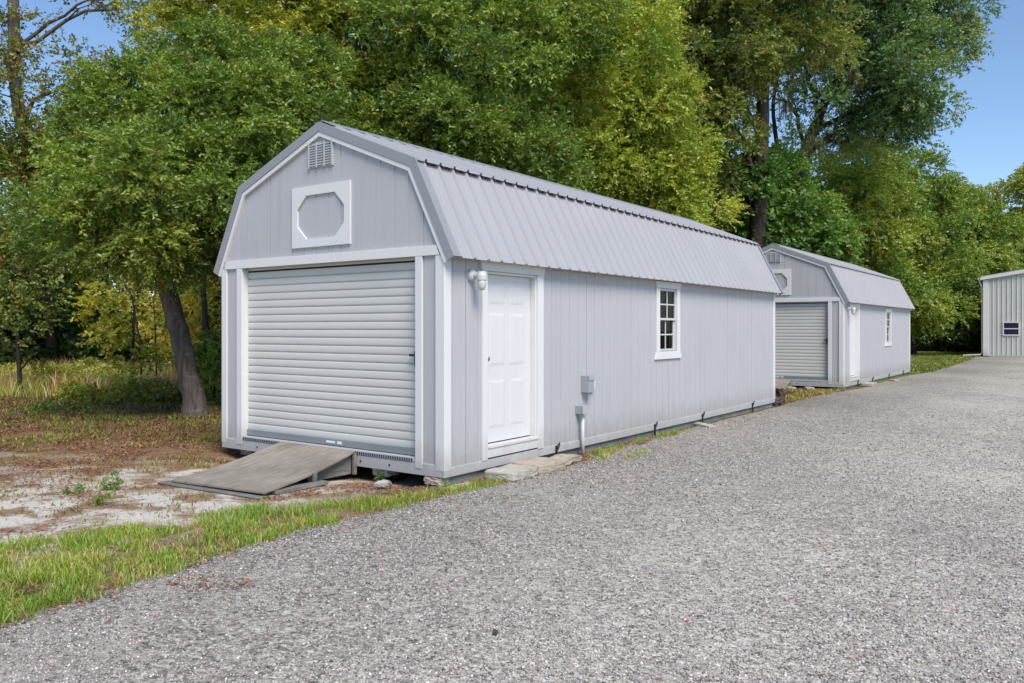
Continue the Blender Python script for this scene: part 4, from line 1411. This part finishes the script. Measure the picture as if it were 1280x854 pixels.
        vs = np.stack([P - sd, P + sd, P + dn_ * 0.6 + sd * 0.8, P + dn_, P + dn_ * 0.6 - sd * 0.9], 1).reshape(-1, 3)
        o5 = (np.arange(n_) * 5)[:, None]
        fs = np.stack([o5 + np.array([0, 1, 2]), o5 + np.array([0, 2, 4]), o5 + np.array([4, 2, 3])], 1).reshape(-1, 3)
        tag(np_mesh('hanging_moss', vs, fs, M['moss'], root, np.repeat(rng.uniform(0.2, 1, n_), 3)), kind='stuff')
    return root


def L_(x, y, d, rx, ry, rd=None, w=1.0):
    """lobe from its photo position: centre pixel, distance, half sizes in photo pixels, half depth in metres"""
    k = d / F_PX
    return (px(x, y, d), (rx * k, rd if rd else rx * k, ry * k), w)


def gp(x, d, z=0.0):
    return np.array([(x - 640) / F_PX * d, d, z])


BIG = 'trees towering behind the sheds'
# leaning oak in front, left of the shed
tree('oak_tree', 'leaning oak with a thick mottled bare trunk just left of the large shed', 'tree',
     [gp(246, 14.6, -0.05), px(238, 480, 14.55), px(224, 415, 14.5), px(206, 352, 14.5), px(196, 300, 14.4), px(205, 220, 14.5), px(215, 120, 14.8)],
     [0.235, 0.18, 0.17, 0.16, 0.13, 0.10, 0.04],
     [L_(170, 290, 13.2, 90, 34, 1.2), L_(85, 285, 13.6, 70, 40, 1.2), L_(215, 228, 13.2, 105, 50, 1.5), L_(105, 205, 14.2, 80, 45, 1.4),
      L_(285, 285, 14.4, 40, 40, 0.9), L_(330, 165, 14.6, 90, 60, 1.6), L_(215, 150, 15.2, 95, 45, 1.6), L_(225, 300, 13.6, 36, 28, 0.7), L_(345, 235, 15.2, 55, 45, 1.2), L_(255, 95, 15.6, 75, 40, 1.5, 0.9), L_(350, 110, 15.8, 70, 45, 1.4, 0.9)],
     M['leaf_oak'], M['bark'], 101, ll=0.092, lw=0.034, sprays=55, nl=16, spl=0.40, clump=0.42, limb_r=0.10, tshift=0.02, group=BIG)

tree('tall_tree', 'tall thin tree with sparse reddish olive leaves at the left edge', 'tree',
     [gp(66, 30, -0.05), px(58, 330, 30), px(42, 230, 30), px(20, 120, 30), px(18, 60, 30), px(16, -20, 30), px(20, -90, 30)], [0.19, 0.19, 0.20, 0.21, 0.20, 0.19, 0.1],
     [L_(100, 95, 29.5, 60, 28, 1.6, 0.32), L_(10, 110, 29, 55, 50, 1.8, 0.62), L_(-10, 40, 28.6, 40, 45, 1.6, 0.6), L_(130, 0, 29.5, 50, 18, 1.6, 0.22), L_(60, 190, 29, 60, 30, 1.8, 0.75), L_(15, 200, 28.5, 45, 40, 1.8, 0.75), L_(50, 300, 27.5, 65, 42, 2.0, 0.95), L_(0, 330, 27, 50, 45, 1.8, 0.95),
      L_(110, 335, 27.5, 45, 40, 1.8, 0.9), L_(175, 110, 30, 40, 26, 1.5, 0.4), L_(165, -15, 29.5, 60, 26, 1.8, 0.5)],
     M['leaf_olive'], M['bark_pale'], 102, ll=0.160, lw=0.072, sprays=30, nl=13, spl=0.65, clump=0.72, limb_r=0.10, warm=0.18, open_=0.14, group=BIG,
     extra_limbs=[([px(38, 205, 30), px(48, 165, 29.4), px(75, 155, 29), px(92, 162, 28.8)], 0.10, 0.05), ([px(40, 215, 30), px(5, 200, 29.4), px(-30, 190, 29)], 0.09, 0.05)])

tree('yellow_tree', 'yellow green airy tree rising above the left slope of the large shed roof', 'tree',
     [gp(330, 20, -0.05), px(330, 300, 20), px(325, 180, 20), px(330, 60, 20), px(345, -60, 20)], [0.26, 0.22, 0.17, 0.12, 0.05],
     [L_(300, 60, 19, 75, 55, 1.6), L_(395, 50, 18.5, 80, 65, 1.6), L_(262, 55, 19.6, 55, 55, 1.5, 0.9), L_(215, 20, 20.5, 32, 28, 1.2, 0.5), L_(320, 130, 19, 80, 50, 1.6), L_(360, -40, 19, 100, 50, 1.8), L_(380, 130, 18.8, 65, 55, 1.4), L_(450, 0, 20, 60, 50, 1.5, 0.8)],
     M['leaf_yellow'], M['bark_pale'], 103, ll=0.112, lw=0.044, sprays=42, nl=15, spl=0.48, clump=0.55, group=BIG, tshift=0.05)

tree('broad_tree', 'broad dense tree filling the middle directly behind the peak of the large shed', 'tree',
     [gp(560, 19, -0.05), px(558, 300, 19), px(550, 180, 19), px(545, 60, 19.5), px(560, -60, 20)], [0.3, 0.26, 0.2, 0.14, 0.06],
     [L_(455, 150, 18.2, 75, 65, 1.6), L_(545, 190, 17.6, 90, 70, 1.6), L_(500, 60, 18.6, 95, 65, 1.9), L_(620, 90, 18.4, 90, 75, 1.8), L_(640, 215, 18.4, 80, 60, 1.5), L_(560, -30, 19.2, 120, 60, 2.2),
      L_(425, 215, 18.6, 60, 45, 1.2), L_(690, 20, 19.4, 60, 65, 1.6), L_(560, 265, 17.8, 100, 40, 1.4, 0.8)],
     M['leaf_oak'], M['bark_dark'], 104, ll=0.112, lw=0.042, sprays=42, nl=15, spl=0.46, clump=0.52, group=BIG, tshift=-0.02)

tree('rounded_tree', 'rounded bright green tree bulging over the middle of the large shed roof', 'tree',
     [gp(765, 23.5, -0.05), px(765, 300, 23.5), px(760, 180, 23.5), px(755, 60, 23.5), px(760, -20, 23.5)], [0.3, 0.26, 0.2, 0.13, 0.06],
     [L_(755, 110, 22.2, 100, 85, 2.2), L_(820, 170, 22.6, 62, 70, 1.6), L_(720, 215, 22.0, 85, 65, 1.9), L_(815, 235, 22.6, 55, 50, 1.4), L_(770, 30, 23, 80, 55, 2.0), L_(700, 90, 23, 65, 80, 1.8),
      L_(850, 265, 23.4, 45, 40, 1.2), L_(780, 285, 22.6, 80, 40, 1.5, 0.8)],
     M['leaf_bright'], M['bark_dark'], 105, ll=0.120, lw=0.045, sprays=42, nl=15, spl=0.5, clump=0.58, group=BIG, tshift=0.06)

tree('mossy_tree', 'tall dark tree with a straight black trunk behind the far end of the large shed', 'tree',
     [gp(946, 29, -0.05), px(948, 300, 29), px(952, 180, 29), px(955, 90, 29), px(950, -30, 29)], [0.34, 0.30, 0.26, 0.2, 0.1],
     [L_(890, 70, 28, 80, 70, 2.4), L_(840, 10, 28.6, 70, 55, 2.2), L_(930, -20, 28, 90, 55, 2.6), L_(900, 150, 27.6, 48, 45, 1.7, 0.9), L_(985, 40, 28.6, 60, 60, 2.2, 0.9), L_(890, 215, 28.2, 50, 40, 1.6, 0.75)],
     M['leaf_olive'], M['bark_dark'], 106, ll=0.136, lw=0.056, sprays=42, nl=15, spl=0.55, clump=0.66, group=BIG, moss=16, warm=0.02, tshift=-0.02, limb_r=0.13)

tree('oak_tree', 'huge spreading oak with dark forking limbs reaching over to the right sky', 'tree',
     [gp(985, 34, -0.05), px(982, 330, 34), px(988, 260, 34), px(1004, 195, 34), px(1030, 130, 34), px(1070, 50, 34), px(1100, -40, 34)],
     [0.42, 0.35, 0.30, 0.26, 0.19, 0.13, 0.07],
     [L_(1010, 50, 33, 60, 55, 2.6, 0.64), L_(1065, 0, 33.4, 75, 48, 3.0, 0.9), L_(1095, 75, 33, 62, 50, 2.6, 0.85), L_(1140, 125, 32.4, 52, 38, 2.2, 0.9), L_(1150, 15, 34, 50, 42, 2.4, 0.8), L_(1025, 150, 33.2, 38, 36, 1.6, 0.5),
      L_(1190, 70, 33.5, 26, 34, 1.3, 0.62), L_(1195, 5, 34.5, 26, 18, 1.1, 0.5), L_(1115, 172, 33, 44, 18, 1.6, 0.6), L_(1075, 150, 35, 40, 30, 1.8, 0.45), L_(965, 120, 35, 35, 35, 1.6, 0.25)],
     M['leaf_blue'], M['bark_dark'], 107, ll=0.152, lw=0.068, sprays=40, nl=14, spl=0.6, clump=0.72, group=BIG, moss=22, limb_r=0.12, tshift=-0.02,
     extra_limbs=[([px(1004, 195, 34), px(1050, 160, 33.6), px(1090, 138, 33.2), px(1140, 120, 32.8)], 0.13, 0.05), ([px(990, 240, 34), px(972, 190, 34.4), px(965, 130, 34.8), px(980, 60, 35)], 0.13, 0.05)])

tree('bushy_tree', 'bushy broad leaved tree just behind the peak of the farther shed', 'tree',
     [gp(960, 31, -0.05), px(958, 330, 31), px(955, 270, 31), px(955, 220, 31)], [0.18, 0.15, 0.10, 0.05],
     [L_(950, 265, 30.2, 62, 55, 1.8), L_(905, 285, 30.4, 40, 40, 1.4), L_(1005, 300, 31, 50, 45, 1.7), L_(940, 215, 30.8, 45, 32, 1.5, 0.7), L_(985, 245, 31, 40, 40, 1.5, 0.8)],
     M['leaf_broad'], M['bark_dark'], 108, ll=0.160, lw=0.080, sprays=38, nl=12, spl=0.5, clump=0.62, group=BIG)

ROW = 'trees lining the far lawn behind the farther shed'
tree('lawn_edge_tree', 'green tree directly above the roof of the farther shed', 'tree',
     [gp(1060, 41, -0.05), px(1060, 330, 41), px(1062, 250, 41)], [0.24, 0.2, 0.1],
     [L_(1055, 240, 39.5, 55, 50, 2.2), L_(1030, 310, 39.5, 55, 50, 2.2), L_(1095, 300, 40, 50, 60, 2.2), L_(1085, 225, 41, 45, 35, 2.0), L_(1075, 370, 40, 60, 50, 2.0)],
     M['leaf_oak'], M['bark_dark'], 109, ll=0.163, lw=0.075, sprays=42, nl=14, spl=0.65, clump=0.85, group=ROW, tshift=0.12)
tree('lawn_edge_tree', 'green domed tree right of the far end of the farther shed roof', 'tree',
     [gp(1140, 49, -0.05), px(1140, 340, 49), px(1138, 250, 49)], [0.26, 0.2, 0.1],
     [L_(1130, 240, 47.5, 45, 45, 2.4), L_(1115, 310, 47, 45, 50, 2.4), L_(1165, 300, 47.5, 45, 50, 2.4), L_(1140, 370, 47, 50, 45, 2.2), L_(1165, 268, 49, 30, 28, 2.0)],
     M['leaf_oak'], M['bark_dark'], 110, ll=0.177, lw=0.082, sprays=42, nl=14, spl=0.7, clump=0.95, group=ROW, tshift=0.10)
tree('lawn_edge_tree', 'darker tree whose foliage meets the left corner of the warehouse', 'tree',
     [gp(1200, 58, -0.05), px(1200, 340, 58), px(1200, 270, 58)], [0.28, 0.22, 0.1],
     [L_(1195, 278, 56, 40, 30, 2.6), L_(1180, 335, 55.5, 45, 45, 2.6), L_(1225, 320, 57, 45, 50, 2.6), L_(1195, 385, 56, 48, 36, 2.4), L_(1245, 360, 58, 40, 40, 2.2)],
     M['leaf_oak'], M['bark_dark'], 111, ll=0.204, lw=0.095, sprays=42, nl=14, spl=0.75, clump=1.05, group=ROW, tshift=0.0)
tree('open_tree', 'open crowned tree with bare limbs showing above the warehouse', 'tree',
     [gp(1243, 78, -0.05), px(1243, 330, 78), px(1240, 285, 78), px(1246, 250, 78)], [0.4, 0.32, 0.24, 0.1],
     [L_(1220, 250, 77, 26, 14, 2.6, 0.6), L_(1262, 250, 78, 26, 16, 2.4, 0.5), L_(1200, 262, 76, 30, 22, 2.4), L_(1260, 310, 76, 30, 30, 2.6, 0.9), L_(1215, 300, 75, 38, 30, 2.6), L_(1290, 290, 77, 30, 30, 2.5, 0.8)],
     M['leaf_yellow'], M['bark_dark'], 112, ll=0.245, lw=0.116, sprays=36, nl=13, spl=0.8, clump=1.1, group='trees beyond the warehouse', tshift=-0.05, limb_r=0.22)
tree('open_tree', 'tree at the right edge of the picture whose top leans in over the warehouse', 'tree',
     [gp(1300, 72, -0.05), px(1298, 330, 72), px(1290, 260, 72), px(1285, 215, 72)], [0.4, 0.3, 0.2, 0.1],
     [L_(1284, 226, 71, 14, 15, 1.5, 0.7), L_(1292, 268, 71, 28, 20, 2.0, 0.9), L_(1315, 225, 72, 26, 34, 2.2), L_(1275, 320, 72, 40, 26, 2.2)],
     M['leaf_yellow'], M['bark_dark'], 113, ll=0.231, lw=0.109, sprays=39, nl=13, spl=0.8, clump=1.0, group='trees beyond the warehouse', tshift=-0.03)

# --- undergrowth on the left
tree('backlit_bush', 'tall airy yellow green bush, its backlit glow put into the leaf colour, between the field and the leaning trunk', 'bush',
     [gp(165, 20, -0.05), px(165, 450, 20), px(168, 380, 20)], [0.05, 0.04, 0.02],
     [L_(165, 400, 19.5, 42, 55, 0.9, 0.6), L_(190, 440, 19.6, 45, 40, 0.9, 0.55), L_(150, 350, 20, 38, 30, 0.8, 0.6)],
     M['leaf_backlit'], M['bark_dark'], 120, ll=0.10, lw=0.055, sprays=22, nl=9, spl=0.34, clump=0.38, limb_r=0.03, warm=0.01, open_=0.25, tshift=-0.16,
     stems=[([gp(178, 19.8), px(175, 430, 19.8), px(165, 370, 19.8), px(150, 350, 19.8)], 0.03, 0.015), ([gp(196, 19.4), px(195, 440, 19.4), px(192, 370, 19.4)], 0.022, 0.012)])
tree('backlit_bush', 'bush with golden orange backlight put into its leaf colour, seen behind the leaning trunk and left corner of the shed', 'bush',
     [gp(258, 24, -0.05), px(258, 430, 24), px(256, 370, 24)], [0.09, 0.08, 0.04],
     [L_(250, 375, 24.5, 40, 40, 1.2, 0.6), L_(275, 400, 24.8, 36, 45, 1.2, 0.55), L_(225, 400, 24.5, 36, 40, 1.0, 0.6)],
     M['leaf_backlit'], M['bark_dark'], 121, ll=0.12, lw=0.06, sprays=20, nl=9, spl=0.38, clump=0.45, limb_r=0.035, warm=0.12, open_=0.15, tshift=-0.1,
     stems=[([gp(262, 22), px(258, 440, 22), px(256, 390, 22), px(253, 350, 22)], 0.11, 0.07), ([gp(272, 22.5), px(266, 440, 22.5), px(259, 400, 22.3)], 0.05, 0.03),
                  ([gp(279, 22), px(277, 440, 22), px(281, 415, 22), px(290, 400, 22)], 0.05, 0.02)])
tree('yellow_bush', 'yellow green shrub closing the gap at the back between the oak trunk and the shed', 'bush',
     [gp(240, 29, -0.05), px(240, 430, 29), px(240, 390, 29)], [0.08, 0.06, 0.03],
     [L_(235, 370, 28.6, 55, 40, 1.4), L_(285, 385, 29, 45, 45, 1.4), L_(190, 395, 28.8, 45, 35, 1.4), L_(265, 440, 28, 60, 25, 1.2)],
     M['leaf_yellow'], M['bark_dark'], 123, ll=0.14, lw=0.07, sprays=34, nl=11, spl=0.4, clump=0.5, limb_r=0.03, warm=0.1, tshift=0.05)
tree('green_bush', 'leafy green bush between the oak trunk and the left corner of the shed', 'bush',
     [gp(268, 17.5, -0.05), px(268, 480, 17.5), px(268, 455, 17.5)], [0.03, 0.025, 0.012],
     [L_(266, 478, 17.2, 24, 36, 0.6), L_(280, 450, 17.8, 22, 26, 0.6)],
     M['leaf_oak'], M['bark_dark'], 122, ll=0.09, lw=0.05, sprays=26, nl=9, spl=0.28, clump=0.28, limb_r=0.02)
BR = 'low bushes at the edge of the field'
for k, (bx, bd, rx, ry, lab) in enumerate(((100, 18.4, 22, 7, 'small olive low bush at the left end of the band below the field'), (148, 17.8, 34, 10, 'low olive bush in the middle of the band below the yellow green bush'),
                                           (200, 17.2, 28, 13, 'low brownish bush closest to the leaning oak trunk'),
                                           (28, 21.5, 30, 15, 'light green leafy bush in the field right behind the sapling'), (70, 20.5, 26, 17, 'light green leafy bush in the field between the sapling and the dark low bush'),
                                           (118, 23.5, 28, 14, 'light green leafy bush farther back in the field, below the yellow green bush'))):
    tree('low_bush', lab, 'bush', [gp(bx, bd, -0.05), gp(bx, bd, 0.12), gp(bx, bd, 0.25)], [0.02, 0.015, 0.01],
         [L_(bx, Y0 + 1592 / bd - ry * 0.55, bd, rx, ry, 0.6, 0.9), L_(bx + rx * 0.5, Y0 + 1592 / bd - ry * 0.4, bd - 0.3, rx * 0.7, ry * 0.7, 0.5, 0.8)],
         M['weeds'] if k == 2 else M['leaf_yellow'], M['bark_dark'], 130 + k, ll=0.07, lw=0.038, sprays=26, nl=8, spl=0.2, clump=0.24, limb_r=0.015, group=BR, warm=0.05, tshift=0.08, open_=0.15)
tree('green_bush', 'rounded green weed bush low on the ground in front of the field', 'bush',
     [gp(92, 15.4, -0.03), px(92, 515, 15.4), px(92, 510, 15.4)], [0.015, 0.012, 0.008],
     [L_(88, 517, 15.4, 36, 10, 0.4, 0.8)], M['leaf_broad'], M['bark_dark'], 140, ll=0.07, lw=0.035, sprays=20, nl=8, spl=0.18, clump=0.2, limb_r=0.01, tshift=-0.15)
tree('sapling', 'thin dark sapling with one crooked side branch at the left edge', 'tree',
     [gp(26, 18.9, -0.05), px(24, 460, 18.9), px(22, 430, 18.9), px(21, 400, 18.9), px(18, 370, 18.9)], [0.055, 0.05, 0.04, 0.03, 0.015],
     [L_(18, 395, 18.9, 34, 26, 0.7, 0.5), L_(5, 425, 18.9, 22, 25, 0.6, 0.6), L_(30, 370, 18.9, 30, 20, 0.7, 0.6)],
     M['leaf_olive'], M['bark_dark'], 141, ll=0.09, lw=0.05, sprays=18, nl=9, spl=0.3, clump=0.32, limb_r=0.02, open_=0.15,
     extra_limbs=[([px(23, 464, 18.9), px(30, 458, 18.8), px(37, 449, 18.7), px(39, 444, 18.7)], 0.025, 0.012)])

# small green sprouts standing in the sand
for k, (ix, iy, hh, lab) in enumerate(((141, 612, 0.13, 'small rounded green weed standing alone in the pale sand'), (96, 618, 0.07, 'flat green weed tuft in the sand, left of the rounded one'),
                                       (128, 632, 0.09, 'thin green sprout below the rounded weed in the sand'), (583, 596, 0.11, 'little green weed growing at the near corner of the large shed'),
                                       (478, 596, 0.10, 'small weed in the dark gap right of the ramp'))):
    dd = CAM_H * F_PX / (iy - Y0)
    b = gp(ix, dd, 0.0); b[2] = float(ground_z(np.array(b[0]), np.array(b[1]))) - 0.01
    tree('weed', lab, 'weed', [b, b + np.array([0.005, 0, hh * 0.5]), b + np.array([0, 0.01, hh])], [0.004, 0.003, 0.002],
         [(b + np.array([0, 0, hh * 0.6]), (hh * (0.45 if k != 1 else 1.0), hh * 0.45, hh * 0.4), 1.0)], M['leaf_broad'], M['leaf_broad'], 150 + k,
         ll=0.026, lw=0.011, sprays=7, nl=7, spl=0.04, clump=0.035, limb_r=0.003, group='small weeds on the bare ground')

# --- backdrop trees: three kinds built once, then copied behind the named ones
def proto_tree(seed, leaf, hgt, wid, open_):
    rng = np.random.default_rng(seed)
    lob = []
    for k in range(9):
        an = rng.uniform(0, 6.28); rr = wid * rng.uniform(0.1, 0.62)
        z = hgt * rng.uniform(0.22, 0.86)
        sc = 1.0 - 0.45 * abs(z / hgt - 0.5)
        lob.append(((rr * math.cos(an), 500 + rr * math.sin(an), z), (wid * 0.5 * sc, wid * 0.5 * sc, hgt * 0.17), 1.0))
    return tree('forest_tree', 'tree', 'tree', [(0, 500, -0.1), (0.1, 500, hgt * 0.4), (0, 500.1, hgt * 0.85)], [0.28, 0.2, 0.05], lob, leaf, M['bark_dark'], seed,
                ll=0.30, lw=0.14, sprays=24, nl=9, spl=0.7, clump=0.95, open_=open_, limb_r=0.14, nlimb=3)


protos = [proto_tree(201, M['leaf_dark'], 10.0, 4.6, 0.0), proto_tree(202, M['leaf_oak'], 11.0, 5.0, 0.05), proto_tree(203, M['leaf_olive'], 9.5, 4.4, 0.1)]


def copy_tree(o):
    c = o.copy(); col.objects.link(c)
    for ch in o.children:
        d = ch.copy(); col.objects.link(d); d.parent = c
    return c


FOREST = [  # px, distance, kind, scale, label
    (-50, 34, 1, 0.5, 'dark forest tree at the far left edge behind the field'),
    (35, 38, 1, 0.45, 'dark forest tree behind the field, above the sapling'),
    (100, 36, 0, 0.42, 'dark rounded forest tree behind the field, left of the yellow green bush'),
    (310, 30, 0, 1.0, 'dark forest tree behind the left slope of the large shed roof'),
    (400, 29, 1, 1.05, 'green forest tree behind the yellow green tree'),
    (480, 30, 0, 1.1, 'dark forest tree filling the gap behind the peak of the large shed'),
    (570, 31, 2, 1.1, 'olive forest tree deep behind the broad tree'),
    (655, 32, 0, 1.15, 'dark forest tree between the broad tree and the rounded tree'),
    (735, 34, 1, 1.2, 'green forest tree deep behind the rounded tree'),
    (830, 38, 0, 0.80, 'dark forest tree behind the right flank of the rounded tree'),
    (900, 44, 1, 0.75, 'green forest tree low behind the tree with the black trunk'),
    (1000, 50, 0, 0.85, 'dark forest tree behind the peak of the farther shed'),
    (1070, 54, 1, 0.9, 'green forest tree behind the trunk of the huge oak'),
    (1120, 60, 0, 0.95, 'dark forest tree at the back of the far lawn'),
    (1165, 66, 0, 0.95, 'dark forest tree in the shade at the end of the far lawn'),
    (1215, 72, 0, 0.9, 'dark forest tree left of the warehouse corner'),
    (1270, 92, 1, 0.8, 'green forest tree rising behind the warehouse roof'),
    (1330, 96, 2, 1.0, 'olive forest tree hidden at the right behind the warehouse'),
]
rng = np.random.default_rng(77)
used = set()
for bx, bd, kd, sc, lab in FOREST:
    o = protos[kd] if kd not in used else copy_tree(protos[kd])
    used.add(kd)
    o.location = tuple(gp(bx, bd, -0.05)); o.rotation_euler = (0, 0, rng.uniform(0, 6.28)); o.scale = (sc, sc, sc)
    tag(o, lab, 'tree', 'forest trees at the back')
# dark shrubs closing the foot of the wood
sh = tree('understory_shrub', 'dark shrub', 'shrub', [(0, 500, -0.05), (0, 500, 0.8), (0, 500, 1.5)], [0.05, 0.04, 0.02],
          [((0.0, 500, 1.0), (1.5, 1.2, 1.0), 1.0), ((1.0, 500.3, 0.7), (1.1, 1.0, 0.75), 1.0), ((-1.0, 499.8, 0.8), (1.1, 1.0, 0.85), 1.0), ((0.2, 500, 1.9), (0.9, 0.9, 0.7), 0.9)],
          M['leaf_dark'], M['bark_dark'], 210, ll=0.22, lw=0.11, sprays=26, nl=9, spl=0.45, clump=0.55, limb_r=0.04, nlimb=3)
SHR = [(-30, 29, 1.1, 'dark shrub at the left edge of the field'), (70, 33, 1.2, 'dark shrub behind the tall field grass'), (125, 31, 1.1, 'dark shrub at the back of the field near the yellow green bush'),
       (1150, 56, 1.15, 'dark shrub at the left end of the far lawn, beside the farther shed'), (1185, 58, 1.25, 'dark shrub in the middle of the back edge of the far lawn'), (1218, 60, 1.2, 'dark shrub at the back edge of the far lawn next to the warehouse'),
       (1170, 62, 1.7, 'taller dark shrub behind the others at the far lawn'), (1205, 64, 1.8, 'tallest dark shrub behind the far lawn, left of the warehouse')]
for k, (bx, bd, sc, lab) in enumerate(SHR):
    o = sh if k == 0 else copy_tree(sh)
    o.location = tuple(gp(bx, bd, -0.05)); o.rotation_euler = (0, 0, rng.uniform(0, 6.28)); o.scale = (sc, sc, sc)
    tag(o, lab, 'shrub', 'dark shrubs at the foot of the wood')

# ------------------------------------------------------------------ light, sky, camera
SUN_EL, SUN_AZ = R(50), R(156)          # azimuth clockwise from straight ahead
world_ = bpy.data.worlds.new('World'); scene.world = world_; world_.use_nodes = True
nt = world_.node_tree
bg = nt.nodes['Background']
sky = nt.nodes.new('ShaderNodeTexSky')
sky.sky_type = 'NISHITA'; sky.sun_disc = False
sky.sun_elevation = SUN_EL; sky.sun_rotation = SUN_AZ
sky.air_density = 1.0; sky.dust_density = 0.3; sky.ozone_density = 4.5; sky.altitude = 100
nt.links.new(sky.outputs[0], bg.inputs[0])
bg.inputs['Strength'].default_value = 0.09

sl = bpy.data.lights.new('sun', 'SUN'); sl.energy = 2.2; sl.angle = R(28); sl.color = (1.0, 0.945, 0.87)
so = bpy.data.objects.new('sun', sl); col.objects.link(so)
dv = Vector((math.sin(SUN_AZ) * math.cos(SUN_EL), math.cos(SUN_AZ) * math.cos(SUN_EL), math.sin(SUN_EL)))
so.rotation_euler = dv.to_track_quat('Z', 'Y').to_euler()
so.location = (0, 0, 30)

cam = bpy.data.cameras.new('camera')
cam.sensor_fit = 'HORIZONTAL'; cam.sensor_width = 36.0
cam.lens = F_PX / 1280 * 36.0
cam.shift_y = (Y0 - 427) / 1280
cam.clip_start = 0.05; cam.clip_end = 2000
co = bpy.data.objects.new('camera', cam); col.objects.link(co)
co.location = (0, 0, CAM_H); co.rotation_euler = (R(90), 0, 0)
scene.camera = co

scene.view_settings.view_transform = 'Standard'
scene.view_settings.look = 'None'
scene.view_settings.exposure = 0.95
scene.view_settings.gamma = 1.0
scene.render.engine = 'CYCLES'
c = scene.cycles
c.max_bounces = 6; c.diffuse_bounces = 3; c.glossy_bounces = 2; c.transmission_bounces = 3; c.transparent_max_bounces = 8
c.caustics_reflective = False; c.caustics_refractive = False
c.use_adaptive_sampling = True; c.adaptive_threshold = 0.015
c.use_denoising = True
c.denoiser = 'OPENIMAGEDENOISE'
c.denoising_input_passes = 'RGB_ALBEDO_NORMAL'
